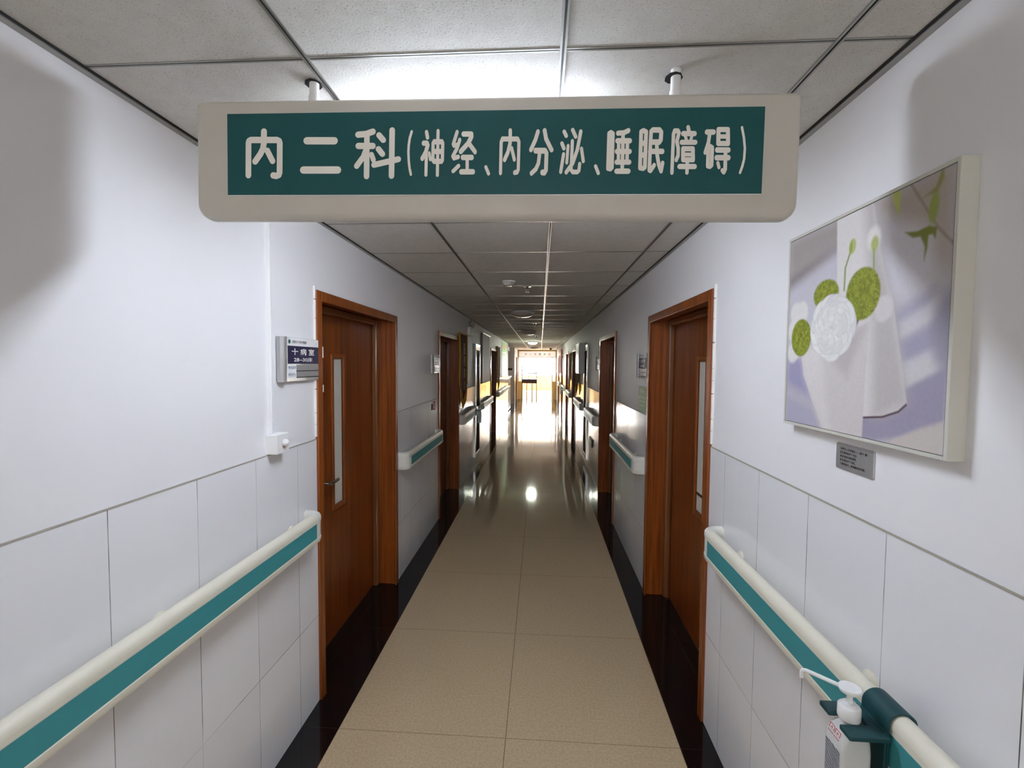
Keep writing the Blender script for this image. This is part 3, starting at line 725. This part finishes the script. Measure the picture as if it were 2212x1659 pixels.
# ------------------------------------------------------------------ call box and conduit on the left wall
e = empty('call_box', wall_at(LEFT, 1.737, 1.321, -0.004), 0, 'white surface box with round knob on the left wall, at the tile edge', 'call box')
MB().box(0, 0.044, 0, 0.086, 0, 0.079).build('box', 'white', e, bevel=0.0025)
MB().box(0.044, 0.047, 0.001, 0.085, 0.001, 0.078).build('cover', 'white', e, bevel=0.001)
k = MB().lathe([(0.0125, 0.046), (0.0145, 0.050), (0.0155, 0.056), (0.013, 0.063), (0.007, 0.067), (0, 0.068)], (0, 0.047, 0.042), 24, 'x').build('knob', 'white', e, smooth=60)
MB().lathe([(0.004, 0.0), (0.0045, 0.004), (0.0, 0.006)], (0.05, 0.045, 0.026), 12, 'x').build('indicator', 'salmon', e, smooth=60)
e = tag(MB().box(XL - 0.004, XL + 0.010, 1.759, 1.771, 1.401, ZC - 0.003).build('cable_conduit', 'white', bevel=0.002, loc=(XL, 1.7655, 1.401)), 'thin white cable conduit running down the left wall to the call box', 'conduit')

# ------------------------------------------------------------------ flower picture on the right wall
PY0, PY1, PZ0, PZ1 = 0.889, 1.459, 1.5155, 2.0765
pic = empty('flower_picture', wall_at(RIGHT, PY1, PZ0, -0.004), RIGHT[1], 'large square picture of white vases and green flowers on the right wall', 'picture')
PW, PH = PY1 - PY0, PZ1 - PZ0
MB().box(0, 0.034, 0, 0.008, 0, PH).box(0, 0.034, PW - 0.008, PW, 0, PH).box(0, 0.034, 0.008, PW - 0.008, 0, 0.008).box(0, 0.034, 0.008, PW - 0.008, PH - 0.008, PH).build('frame', 'picframe', pic, bevel=0.001)
MB().box(0.0, 0.0315, 0.0085, PW - 0.0085, 0.0085, PH - 0.0085).build('canvas_board', 'groove', pic)
NG = 260
S_, T_ = np.meshgrid(np.linspace(0, 1, NG), np.linspace(0, 1, NG))      # s: left to right, t: top to bottom
def lc(*c): return np.array(lin(c))
img = np.zeros((NG, NG, 3)) + lc(196, 192, 198)
def sm(x, a, b):
    x = np.clip((x - a) / (b - a), 0, 1); return x * x * (3 - 2 * x)
def lay(mask, col):
    global img
    col = np.asarray(col); img = img * (1 - mask[..., None]) + (col if col.ndim == 3 else col[None, None]) * mask[..., None]
rng = np.random.RandomState(3)
def vnoise(f):
    g = rng.rand(f + 2, f + 2); u = S_ * f; v = T_ * f; i = u.astype(int); j = v.astype(int); a = u - i; b = v - j
    a = a * a * (3 - 2 * a); b = b * b * (3 - 2 * b)
    return g[j, i] * (1 - a) * (1 - b) + g[j, i + 1] * a * (1 - b) + g[j + 1, i] * (1 - a) * b + g[j + 1, i + 1] * a * b
def poly(pts, blur):
    """soft filled polygon by signed distance"""
    d2 = np.full(S_.shape, 9.0); ins = np.zeros(S_.shape, bool); n = len(pts)
    for k in range(n):
        (ax, ay), (bx, by) = pts[k], pts[(k + 1) % n]; ex, ey = bx - ax, by - ay
        h = np.clip(((S_ - ax) * ex + (T_ - ay) * ey) / (ex * ex + ey * ey + 1e-12), 0, 1)
        d2 = np.minimum(d2, (S_ - ax - ex * h) ** 2 + (T_ - ay - ey * h) ** 2)
        ins ^= ((ay > T_) != (by > T_)) & (S_ < (bx - ax) * (T_ - ay) / (by - ay + 1e-12) + ax)
    d = np.sqrt(d2); d = np.where(ins, -d, d); return 1 - sm(d, -blur, blur)
def ell(cx, cy, rx, ry, blur, rot=0.0):
    c, s = math.cos(rot), math.sin(rot); x, y = S_ - cx, T_ - cy
    q = np.sqrt(((x * c + y * s) / rx) ** 2 + ((-x * s + y * c) / ry) ** 2); return 1 - sm((q - 1) * min(rx, ry), -blur, blur)
def line_(pts, wd, blur):
    d = np.full(S_.shape, 9.0)
    for (ax, ay), (bx, by) in zip(pts, pts[1:]):
        ex, ey = bx - ax, by - ay; h = np.clip(((S_ - ax) * ex + (T_ - ay) * ey) / (ex * ex + ey * ey + 1e-12), 0, 1)
        d = np.minimum(d, np.hypot(S_ - ax - ex * h, T_ - ay - ey * h))
    return 1 - sm(d, wd - blur, wd + blur)
# soft backdrop
lay(poly([(0, 0), (.42, 0), (.42, .12), (0, .28)], .05), lc(168, 160, 158)); lay(poly([(0, .2), (.4, .12), (.4, .16), (0, .26)], .04) * .7, lc(128, 118, 122))
lay(poly([(0, .27), (.42, .15), (.45, .6), (0, .7)], .05) * .7, lc(206, 204, 218))
lay(poly([(.62, 0), (1, 0), (1, .35), (.8, .25), (.68, .1)], .06), lc(176, 166, 156)); lay(poly([(.7, .08), (.92, .2), (.93, .45), (.7, .42)], .05) * .9, lc(214, 211, 220))
lay(poly([(.7, .5), (.94, .4), (.95, .48), (.76, .56)], .03) * .7, lc(168, 164, 190)); lay(poly([(.78, .52), (1, .42), (1, .5), (.8, .58)], .02) * .6, lc(222, 220, 224))
lay(poly([(.78, .6), (.98, .52), (1, .62), (.82, .69)], .03) * .75, lc(160, 156, 186)); lay(poly([(.8, .68), (1, .6), (1, .7), (.83, .78)], .02) * .6, lc(224, 222, 224))
lay(ell(1.02, .57, .09, .16, .03), lc(162, 158, 176))
lay(poly([(.55, .9), (.83, .775), (1, .69), (1, .9), (.84, .96), (.5, 1.05)], .015), lc(162, 156, 178)); lay(poly([(.78, .98), (.9, .92), (1, .88), (1, 1.05), (.7, 1.05)], .012), lc(206, 198, 194))
lay(poly([(0, .62), (.2, .66), (.3, .9), (0, .82)], .05) * .9, lc(158, 154, 190)); lay(poly([(0, .84), (.26, .92), (.35, 1.05), (0, 1.05)], .03), lc(180, 176, 196)); lay(poly([(0, .78), (.2, .84), (.24, .9), (0, .87)], .03) * .5, lc(200, 194, 204))
# tall vase behind
lay(poly([(.385, -.05), (.61, -.05), (.684, .255), (.756, .465), (.812, .71), (.838, .83), (.79, .872), (.72, .895), (.6, .913), (.5, .9), (.42, .6)], .006), lc(226, 222, 222))
lay(poly([(.56, -.05), (.62, -.05), (.69, .255), (.76, .465), (.815, .71), (.84, .83), (.72, .9), (.66, .9), (.64, .5)], .05) * ell(.66, .5, .4, .6, .1) * .8, lc(186, 180, 180))
lay(line_([(.6, .915), (.72, .898), (.8, .868), (.835, .838)], .004, .003), lc(70, 30, 44))
# front vase
lay(poly([(.13, .62), (.3, .56), (.55, .52), (.625, .5), (.615, .71), (.607, 1.02), (.35, 1.02), (.246, .877), (.16, .74)], .005), lc(214, 208, 208))
lay(poly([(.13, .62), (.3, .6), (.4, 1.02), (.35, 1.02), (.246, .877), (.16, .74)], .04) * .6, lc(232, 228, 228)); lay(poly([(.36, .58), (.6, .52), (.5, .74), (.4, .68)], .04) * .7, lc(184, 176, 180))
# leaves and stems
lay(poly([(.715, -.02), (.765, -.02), (.765, .05), (.757, .1), (.735, .05)], .006), lc(182, 190, 104)); lay(line_([(.8, -.02), (.87, .09), (.94, .2), (1, .268)], .006, .005) * .8, lc(150, 136, 120))
lay(ell(.917, .12, .02, .055, .008, .1), lc(150, 160, 72)); lay(poly([(.87, .07), (.92, .05), (.95, -.02), (.955, .03), (.93, .07)], .008), lc(144, 146, 84))
lay(poly([(.79, .172), (.85, .185), (.9, .18), (.935, .195), (.93, .235), (.915, .215), (.9, .215), (.898, .26), (.885, .305), (.885, .25), (.865, .21), (.83, .205)], .006), lc(124, 132, 52))
lay(line_([(.456, .34), (.458, .24), (.488, .172)], .005, .003), lc(138, 156, 84)); lay(ell(.5, .15, .023, .034, .004, .12), lc(186, 196, 122)); lay(ell(.492, .155, .008, .026, .004, .1), lc(150, 166, 84))
lay(ell(.63, .15, .04, .05, .014), lc(232, 228, 226)); lay(ell(.637, .175, .022, .032, .008), lc(176, 186, 116)); lay(line_([(.633, .2), (.638, .3)], .005, .004), lc(150, 168, 96))
lay(ell(.70, .455, .05, .055, .01, .4) * .9, lc(222, 216, 218)); lay(poly([(.5, .49), (.57, .47), (.53, .55), (.5, .52)], .006), lc(78, 60, 56))
def pompom(cx, cy, rx, ry, k):
    m_ = ell(cx, cy, rx, ry, .006); u, v = (S_ - cx) / rx, (T_ - cy) / ry; r = np.hypot(u, v); a = np.arctan2(v, u)
    f = .5 + .5 * np.sin(a * k + 5 * r) * np.sin(r * k * .9); n_ = vnoise(90)
    t_ = np.clip(.4 * f + .65 * n_ + .1 * vnoise(40), 0, 1)[..., None]
    lay(m_, lc(92, 98, 22) * (1 - t_) + lc(166, 176, 66) * t_)
pompom(.322, .338, .097, .072, 24); pompom(.575, .375, .105, .115, 30)
for cx, cy, r in ((.1, .43, .07), (.07, .40, .05), (.13, .40, .05), (.05, .62, .05), (.08, .6, .05), (.05, .5, .05)): lay(ell(cx, cy, r, r * 1.1, .012), lc(228, 226, 226))
pompom(.125, .54, .09, .1, 26)
# the white many-petalled bloom
lay(ell(.375, .505, .155, .15, .006), lc(206, 203, 205))
for ring, (rad, cnt, pw, ph) in enumerate(((.125, 13, .062, .040), (.100, 12, .056, .036), (.078, 10, .050, .032), (.055, 8, .042, .026), (.034, 6, .032, .020), (.014, 4, .022, .014))):
    for k in range(cnt):
        t = 2 * math.pi * (k + .37 * ring + .25 * rng.rand()) / cnt; q = rad * (1 + .12 * (rng.rand() - .5)); cx_, cy_ = .375 + q * math.cos(t), .505 + q * .97 * math.sin(t)
        tilt = t + math.pi / 2 + .5 * (rng.rand() - .5)
        lay(ell(cx_, cy_, pw, ph, .004, tilt), lc(205 + 2 * ring, 202 + 2 * ring, 205))
        lay(ell(cx_ + .004 * math.cos(t), cy_ + .004 * math.sin(t), pw * .95, ph * .84, .006, tilt), np.full(3, lc(234, 234, 235)[0] * (.9 + .14 * rng.rand())))
img = img * (0.97 + .06 * vnoise(120)[..., None])
m = MB(); y0_, y1_, z0_, z1_ = 0.0095, PW - 0.0095, 0.0095, PH - 0.0095
vv = [(0.0328, y0_ + (y1_ - y0_) * i / (NG - 1), z1_ - (z1_ - z0_) * j / (NG - 1)) for j in range(NG) for i in range(NG)]
ff = [(j * NG + i, (j + 1) * NG + i, (j + 1) * NG + i + 1, j * NG + i + 1) for j in range(NG - 1) for i in range(NG - 1)]
me = bpy.data.meshes.new('printed_canvas'); me.from_pydata(vv, [], ff); me.update(); me.materials.append(MT['print'])
ca = me.color_attributes.new('print', 'FLOAT_COLOR', 'POINT')
ca.data.foreach_set('color', np.concatenate([img.reshape(-1, 3), np.ones((NG * NG, 1))], 1).astype(np.float32).ravel())
o = bpy.data.objects.new('printed_canvas', me); COL.objects.link(o); o.parent = pic

e = empty('caption_plate', wall_at(RIGHT, 1.250, 1.424, -0.004), RIGHT[1], 'small grey caption plate with black lines of text below the picture', 'caption plate')
MB().prism(rrect(0, 0.136, 0, 0.068, 0.006), 0, 0.004).build('plate', 'alu', e, bevel=0.0006)
for k, (body, wd) in enumerate((('健康五心中的初心——是个“善”', 0.100), ('就在喜悦的时下永远。', 0.063), ('就在忧愁时依旧微笑。', 0.062), ('就在愤怒时下决定。', 0.058), ('三思而后行，就是最好的行善。', 0.092))):
    text(body, 0.0046, 0.0175, 0.054 - k * 0.0098, 0.0068, 'ink', e, width=wd, align='LEFT', bold=0.012)

# ------------------------------------------------------------------ sanitizer bottle and clip on a rail
def holder(loc, label):
    """clip over the right-hand rail; local x points out from the wall, origin on the wall line"""
    e = empty('bottle_holder', loc, math.pi, label, 'bottle holder')
    m = MB(); out_, inn = [], []
    pts = [(0.093, 0.855)] + [(0.0635 + 0.0285 * math.cos(math.radians(a)), 0.978 + 0.0275 * math.sin(math.radians(a))) for a in range(0, 190, 15)] + [(0.035, 0.958)]
    for i, (x, z) in enumerate(pts):
        out_.append((x, z))
    inn = [(0.089, 0.855)] + [(0.0635 + 0.0245 * math.cos(math.radians(a)), 0.978 + 0.0235 * math.sin(math.radians(a))) for a in range(0, 190, 15)] + [(0.039, 0.958)]
    W_ = 0.037; n = len(out_)
    vs = [(x, -W_, z) for x, z in out_] + [(x, -W_, z) for x, z in inn] + [(x, W_, z) for x, z in out_] + [(x, W_, z) for x, z in inn]
    fs = []
    for i in range(n - 1):
        fs += [(i, i + 1, n + i + 1, n + i), (2 * n + i, 3 * n + i, 3 * n + i + 1, 2 * n + i + 1), (i, 2 * n + i, 2 * n + i + 1, i + 1), (n + i, n + i + 1, 3 * n + i + 1, 3 * n + i)]
    for i in (0, n - 1): fs.append((i, n + i, 3 * n + i, 2 * n + i))
    m.add(vs, fs).build('rail_clip', 'clamp', e, smooth=40)
    MB().box(0.090, 0.096, -0.036, 0.036, 0.70, 0.965).build('back_plate', 'clamp', e, bevel=0.002)
    f = MB().box(0.093, 0.116, -0.050, 0.050, 0.952, 0.963).box(0.114, 0.172, -0.050, -0.0165, 0.952, 0.963).box(0.114, 0.172, 0.0165, 0.050, 0.952, 0.963)
    f.build('fork', 'clamp', e, bevel=0.003)
    return e
def bottle(loc, label):
    """pump bottle; origin at its base, nozzle along -y local after the half turn = away from the camera"""
    e = empty('sanitizer_bottle', loc, math.pi, label, 'hand sanitizer')
    m = MB(); secs = [(0.0, 0.026, 0.026, 0.008), (0.004, 0.030, 0.030, 0.010), (0.15, 0.030, 0.030, 0.010), (0.170, 0.029, 0.029, 0.011), (0.186, 0.023, 0.023, 0.012), (0.195, 0.016, 0.018, 0.0145), (0.198, 0.0145, 0.0145, 0.0144), (0.222, 0.0145, 0.0145, 0.0144)]
    vs, n = [], None
    for z, a, b, r in secs:
        o_ = rrect(-b, b, -a, a, min(r, a - 1e-4, b - 1e-4), 4); n = len(o_); vs += [(q, p, z) for p, q in o_]
    fs = [(i * n + k, i * n + (k + 1) % n, (i + 1) * n + (k + 1) % n, (i + 1) * n + k) for i in range(len(secs) - 1) for k in range(n)] + [tuple(range(n))[::-1], tuple(range((len(secs) - 1) * n, len(secs) * n))]
    m.add(vs, fs).build('body', 'bottle', e, smooth=35)
    MB().box(0.0302, 0.0306, -0.022, 0.022, 0.02, 0.148).build('label', 'label', e)
    st_ = MB().add([(0.0296, -0.018, 0.1655), (0.0296, 0.018, 0.1655), (0.0242, 0.018, 0.1845), (0.0242, -0.018, 0.1845)], [(0, 1, 2, 3)]).build('shoulder_sticker', 'paper', e)
    m = MB()
    for a, b in ((-0.017, -0.001), (0.001, 0.017)):
        q = lambda y, t: (0.0300 - 0.0054 * t, y, 0.1655 + 0.019 * t)
        for (ya, yb, ta, tb) in ((a, b, 0.06, 0.14), (a, b, 0.86, 0.94), (a, a + .0016, .06, .94), (b - .0016, b, .06, .94), (a + .005, b - .005, .35, .42), (a + .006, b - .006, .55, .7)):
            m.add([q(ya, ta), q(yb, ta), q(yb, tb), q(ya, tb)], [(0, 1, 2, 3)])
    m.build('red_symbols', 'red', st_)
    c = MB().lathe([(0.0, 0.206), (0.0195, 0.206), (0.0205, 0.208), (0.0205, 0.230), (0.019, 0.2325), (0.0125, 0.2335), (0.0125, 0.2385), (0.0085, 0.2395), (0.0, 0.2395)], seg=32).build('screw_collar', 'white', e, smooth=40)
    p = MB().lathe([(0.0055, 0.236), (0.0055, 0.254), (0.012, 0.258), (0.019, 0.2625), (0.0205, 0.266), (0.0205, 0.270), (0.0195, 0.2712), (0.0, 0.2705)], seg=32).build('pump_head', 'white', e, smooth=40)
    MB().tube([(0.012, -0.010, 0.2655), (0.040, -0.034, 0.2675), (0.060, -0.051, 0.2685), (0.0645, -0.0545, 0.2665), (0.0655, -0.0555, 0.262), (0.0655, -0.0555, 0.2495)], 0.0042, 12).build('nozzle', 'white', p, smooth=50)
    return e
hd0 = holder((XR, 0.952, 0), 'dark teal clip holder over the nearest right handrail')
bt0 = bottle((XR - 0.142, 0.952, 0.758), 'white pump sanitizer bottle hanging on the nearest right handrail')
dup(hd0, (XL, 7.08, 0), 0.0, 'dark clip holder on the left handrail below the large maroon pennant')
b2 = dup(bt0, (XL + 0.142, 7.08, 0.758), 0.0, 'small sanitizer bottle on the left handrail below the large pennant')
dup(hd0, (XR, 14.2, 0), label='clip holder on the far right handrail'); dup(bt0, (XR - 0.142, 14.2, 0.758), label='tiny sanitizer bottle on the far right handrail')

# ------------------------------------------------------------------ pennants
def pennant(side, y, ztop, wd, ht, label, cloth='velvet', words=None, fringe=True, group='silk pennants on the corridor walls'):
    """y = reading-left edge; top bar at ztop"""
    e = empty('pennant', wall_at(side, y, ztop), side[1], label, 'pennant', group)
    d = 0.026
    b = MB().tube([(d, -0.03, -0.005), (d, wd + 0.03, -0.005)], 0.009, 10).build('top_bar', 'gold', e, smooth=50)
    for yy in (-0.03, wd + 0.03): MB().lathe([(0, -0.02), (0.014, -0.01), (0.018, 0), (0.014, 0.01), (0, 0.02)], (d, yy, -0.005), 12).build('finial', 'fringe', b, smooth=60)
    m = MB(); ny, nz = 16, 22; vs = []
    tip = ht; side_h = ht * 0.78
    for j in range(nz + 1):
        for i in range(ny + 1):
            u = i / ny; edge = side_h + (tip - side_h) * (1 - abs(2 * u - 1)) ** 0.8
            z = -edge * j / nz; x = d + 0.007 * math.sin(u * 9 + 0.6) * (j / nz) + 0.004
            vs.append((x, u * wd, z))
    fs = [(j * (ny + 1) + i, (j + 1) * (ny + 1) + i, (j + 1) * (ny + 1) + i + 1, j * (ny + 1) + i + 1) for j in range(nz) for i in range(ny)]
    o = m.add(vs, fs).build('cloth', cloth, e, smooth=60)
    s = o.modifiers.new('thickness', 'SOLIDIFY'); s.thickness = 0.004
    if fringe:
        f = MB()
        L_ = int(wd / 0.012)
        for i in range(L_ + 1):
            u = i / L_; edge = side_h + (tip - side_h) * (1 - abs(2 * u - 1)) ** 0.8; x = d + 0.007 * math.sin(u * 9 + 0.6) + 0.004
            f.tube([(x, u * wd, -edge + 0.012), (x + .004, u * wd, -edge - 0.05), (x, u * wd + .003, -edge - 0.105)], 0.0055, 5)
        f.build('fringe', 'fringe', e)
        s_ = MB()
        for yy in (-0.022, wd + 0.022): s_.tube([(d, yy, -0.01), (d + .006, yy + .004, -0.3), (d + .003, yy - .004, -0.62), (d + .006, yy + (0.01 if yy < 0 else -.01), -side_h + .02)], 0.014, 8)
        s_.build('tassel', 'fringe', e, smooth=60)
    if words:
        n = len(words)
        for k, ch in enumerate(words): text(ch, d + 0.0155, wd / 2 + 0.02, -0.2 - (ht - 0.42) * k / max(1, n - 1), wd * 0.26, 'gold', o, name='gold_character')
    return e
pennant(LEFT, 5.945, 2.095, 0.55, 0.93, 'large maroon pennant with yellow fringe beside second left door', words='医德高尚')
pennant(LEFT, 11.2, 2.12, 0.62, 0.98, 'small maroon pennant with yellow fringe past third left door', words='妙手仁心')
pennant(RIGHT, 9.75, 2.08, 0.62, 0.93, 'dark maroon pennant on the right, behind the slim light box', words='医术精湛')
pennant(RIGHT, 12.1, 1.98, 0.62, 0.93, 'maroon pennant on the right, between the third and fourth doors', words='服务周到')
pennant(RIGHT, 16.9, 2.22, 0.7, 0.95, 'orange red pennant high on the far right wall', 'orangevelvet', fringe=False)
pennant(RIGHT, 18.65, 2.03, 0.66, 0.98, 'last orange red pennant on the right, nearest the entry', 'orangevelvet', fringe=False)

# ------------------------------------------------------------------ wall cabinets, boards, posters, emergency lamps
def cabinet(side, y0, y1, label):
    yr = y0 if side is LEFT else y1; W_ = y1 - y0
    e = empty('hydrant_cabinet', wall_at(side, yr, 0.12, -0.004), side[1], label, 'wall cabinet', 'steel framed hydrant cabinets')
    t = 0.055; H = 1.9
    MB().box(0, 0.026, 0, t, 0, H).box(0, 0.026, W_ - t, W_, 0, H).box(0, 0.026, t, W_ - t, 0, 0.06).box(0, 0.026, t, W_ - t, H - 0.1, H).build('frame', 'steel', e, bevel=0.003)
    MB().box(0, 0.018, t, W_ - t, 0.06, H - 0.1).build('interior_shade', 'cabinetdark', e)  # near-black matte sheet stands for the shade inside the frame
    MB().box(0.018, 0.032, W_ - t - 0.05, W_ - t - 0.03, 0.8, 0.92).build('handle', 'chrome', e, bevel=0.003)
    return e
cabinet(LEFT, 7.49, 8.04, 'tall steel framed dark cabinet on the left, before the grey board'); cabinet(RIGHT, 7.51, 8.07, 'tall steel framed dark cabinet on the right, before the slim light box')
e = empty('hanging_board', wall_at(LEFT, 8.34, 1.325, -0.004), 0, 'tall grey hanging board on the left wall between cabinet and door', 'board')
MB().box(0, 0.03, 0.0, 1.16, 0.0, 0.93).build('board', 'grey', e, bevel=0.003); MB().tube([(0.03, -0.02, 0.94), (0.03, 1.18, 0.94)], 0.018, 12).build('top_roller', 'white', e, smooth=50)
MB().box(0.03, 0.0325, 0.02, 0.035, 0.02, 0.92).box(0.03, 0.0325, 1.125, 1.14, 0.02, 0.92).build('edge_strips', 'alu', e)
e = empty('light_box', wall_at(RIGHT, 8.95, 1.52, -0.004), RIGHT[1], 'slim white light box on the right wall past the cabinet', 'light box')
MB().box(0, 0.10, 0, 0.74, 0, 0.56).build('case', 'white', e, bevel=0.006); MB().box(0.10, 0.104, 0.03, 0.71, 0.03, 0.53).build('front_sheet', 'frosted', e)
e = empty('wall_poster', wall_at(LEFT, 12.75, 1.33, -0.003), 0, 'pale green poster with orange patch on the far left wall', 'poster')
MB().box(0, 0.01, 0, 1.5, 0, 1.0).build('sheet', 'poster', e); MB().box(0.01, 0.0112, 0.0, 1.5, 0.72, 1.0).build('heading', 'posterhead', e); MB().box(0.0112, 0.0122, 0.35, 1.15, 0.8, 0.92).build('patch', 'orange', e)
for k in range(9): text('医院文明公约温馨提示住院须知'[k % 4:k % 4 + 10], 0.011, 0.75, 0.64 - k * 0.065, 0.036, 'ink', e, width=1.2)
e = empty('emergency_lamp', wall_at(LEFT, 6.75, 2.12, -0.004), 0, 'twin spot emergency lamp high on the left wall above the large pennant', 'emergency lamp')
MB().box(0, 0.055, 0, 0.24, 0, 0.12).build('battery_box', 'white', e, bevel=0.008)
for yy in (0.06, 0.18):
    h = MB().lathe([(0.0, -0.03), (0.030, -0.026), (0.044, -0.005), (0.048, 0.022), (0.046, 0.028), (0.0, 0.02)], (0.035, 0, 0), 20, 'x').build('spot_head', 'alu', e, smooth=50)
    h.location = (0.01, yy, 0.172)
    MB().lathe([(0.007, 0.118), (0.007, 0.14)], (0.03, yy, 0), 10).build('neck', 'alu', e)
e = empty('exit_lamp', wall_at(LEFT, 14.8, 2.12, -0.004), 0, 'small white lamp high on the far left wall beside the poster', 'emergency lamp')
MB().box(0, 0.07, 0, 0.42, 0, 0.12).build('case', 'white', e, bevel=0.006); MB().box(0.07, 0.073, 0.02, 0.4, 0.02, 0.1).build('lens', 'milky', e)

# ------------------------------------------------------------------ counter in the niche, cabinet on the far right
e = empty('reception_counter', (-1.62, 15.5, 0), 0, 'pale reception counter with white top in the left niche', 'counter')
MB().box(0, 0.5, 0, 1.55, 0.05, 1.19).build('body', 'grey', e, bevel=0.004); MB().box(-0.02, 0.54, -0.03, 1.6, 1.19, 1.25).build('counter_top', 'white', e, bevel=0.006)
m = MB()
for yy in (0.02, 0.52, 1.02, 1.53): m.box(0.5, 0.508, yy - 0.012, yy + 0.012, 0.05, 1.19)
m.box(0.5, 0.508, 0, 1.55, 0.86, 0.9).box(0.5, 0.508, 0, 1.55, 0.05, 0.1).build('trim_strips', 'steel', e)
e = empty('notice_board', (-1.5, NICHE[1], 1.42), math.radians(-90), 'dark strip board on the wall facing the niche', 'board')
MB().box(0, 0.02, 0, 0.32, 0, 0.09).build('panel', 'dark', e)

# ------------------------------------------------------------------ entry at the far end: frame, transom sign, sidelights, glass doors
NDOOR[0] += 1
en = empty('door_%d' % NDOOR[0], (0, YE, 0), math.radians(-90), 'brown framed glass entry at the far bright end', 'door', kind='structure')   # local x towards camera, y to the right
X0, X1 = XL, XR
f = MB().box(0, 0.1, X0, X0 + 0.055, 0, ZC).box(0, 0.1, X1 - 0.055, X1, 0, ZC).box(0, 0.1, X0 + 0.055, X1 - 0.055, 2.305, ZC).build('entry_frame', 'khaki', en, bevel=0.004)
MB().box(0.02, 0.08, X0 + 0.055, X1 - 0.055, 1.985, 2.015).build('transom_bar', 'steel', en)
MB().box(0.02, 0.08, X0 + 0.20, X0 + 0.24, 0, 1.985).box(0.02, 0.08, X1 - 0.24, X1 - 0.20, 0, 1.985).build('mullions', 'steel', en)
lf = MB().box(0.03, 0.07, X0 + 0.055, X0 + 0.2, 0, 0.87).box(0.03, 0.07, X1 - 0.2, X1 - 0.055, 0, 0.87).build('lower_panels', 'khaki', en)
MB().box(0.045, 0.051, X0 + 0.055, X0 + 0.2, 0.87, 1.985).box(0.045, 0.051, X1 - 0.2, X1 - 0.055, 0.87, 1.985).build('sidelights', 'glass', en)
tr = MB().box(0.03, 0.045, X0 + 0.055, X1 - 0.055, 2.015, 2.305).build('transom_panel', 'film', en)
for k, ch in enumerate('中心双民护区'): text(ch, 0.0465, -0.70 + 0.228 * k, 2.165, 0.10 if k != 1 else 0.07, 'red' if k in (2, 5) else 'ink', tr, name='transom_character', bold=0.01)
for sgn, hx in ((1, X0 + 0.24), (-1, X1 - 0.24)):     # two leaves standing open into the hall
    lf = MB().box(-0.62, 0.02, hx - 0.02 * sgn - .003, hx - 0.02 * sgn + .003, 0.06, 1.96).build('glass_leaf', 'glass', en)
    MB().box(-0.62, 0.02, hx - 0.02 * sgn - .012, hx - 0.02 * sgn + .012, 0.01, 0.06).box(-0.62, 0.02, hx - 0.02 * sgn - .012, hx - 0.02 * sgn + .012, 1.94, 1.975).box(-0.0, 0.02, hx - .02 * sgn - .012, hx - .02 * sgn + .012, .06, 1.94).build('leaf_rails', 'steel', lf)
    for dd in (0.055, -0.055): MB().tube([(-0.5, hx - 0.02 * sgn, 1.0), (-0.5, hx - 0.02 * sgn + dd, 1.0), (-0.5, hx - 0.02 * sgn + dd, 1.6), (-0.5, hx - 0.02 * sgn, 1.6)], 0.012, 10).build('pull_handle', 'steel', lf, smooth=50)
# low cupboards under the far window
for k in range(4):
    e = empty('window_cupboard', (-2.6 + 1.3 * k, YF - 0.4, 0), 0, ['pale wooden cupboard under the far window, leftmost of the row', 'pale wooden cupboard under the far window, second from the left', 'pale wooden cupboard under the far window, third from the left', 'pale wooden cupboard under the far window, rightmost of the row'][k], 'cupboard', 'pale cupboards under the far window')
    MB().box(0, 1.29, 0.02, 0.4, 0.0, 0.9).build('body', 'yellowwood', e, bevel=0.003); MB().box(0, 1.3, -0.01, 0.4, 0.9, 0.93).build('top', 'yellowwood', e)
    for a in (0.02, 0.66):
        dr = MB().box(a, a + 0.61, 0.0, 0.02, 0.1, 0.88).build('cupboard_door', 'yellowwood', e, bevel=0.003)
        MB().box(a + (0.55 if a < .3 else 0.03), a + (0.57 if a < .3 else 0.05), -0.02, 0.0, 0.45, 0.7).build('handle', 'alu', dr)

# ------------------------------------------------------------------ trolley in front of the entry
e = empty('medicine_trolley', (-0.47, 21.15, 0), 0, 'dark medicine trolley on castors standing before the far entry', 'trolley')
MB().box(-0.37, 0.33, -0.22, 0.22, 0.80, 0.985).build('drawer_box', 'dark', e, bevel=0.005); MB().box(-0.38, 0.34, -0.23, 0.23, 0.985, 1.0).build('top_tray', 'steel', e, bevel=0.003)
MB().box(-0.34, -0.01, -0.226, -0.218, 0.82, 0.965).build('drawer_front', 'dark', e); MB().box(0.01, 0.31, -0.226, -0.218, 0.82, 0.965).build('drawer_front', 'dark', e)
MB().box(-0.34, 0.30, -0.2, 0.2, 0.42, 0.43).build('lower_shelf', 'dark', e)
MB().tube([(-0.07, 0.2, 0.96), (-0.07, 0.2, 1.27), (0.31, 0.2, 1.27), (0.31, 0.2, 0.96)], 0.015, 10).build('back_rail', 'dark', e, smooth=50)
MB().box(-0.09, 0.33, 0.18, 0.22, 1.235, 1.265).build('upper_shelf', 'dark', e)
MB().tube([(0.32, 0.2, 0.96), (0.32, 0.2, 1.55), (0.315, 0.2, 1.575), (0.24, 0.2, 1.58)], 0.013, 10).build('drip_pole', 'steel', e, smooth=50)
for x, y in ((-0.35, -0.19), (0.31, -0.19), (-0.15, 0.19), (0.11, -0.05)):
    l = MB().cyl((x, y, 0.09), (x, y, 0.82), 0.019).build('leg', 'dark', e, smooth=40)
    MB().cyl((x - 0.02, y, 0.045), (x + 0.02, y, 0.045), 0.045, 18).box(x - 0.02, x + 0.02, y - 0.014, y + 0.014, 0.05, 0.095).build('castor', 'black', l, smooth=40)
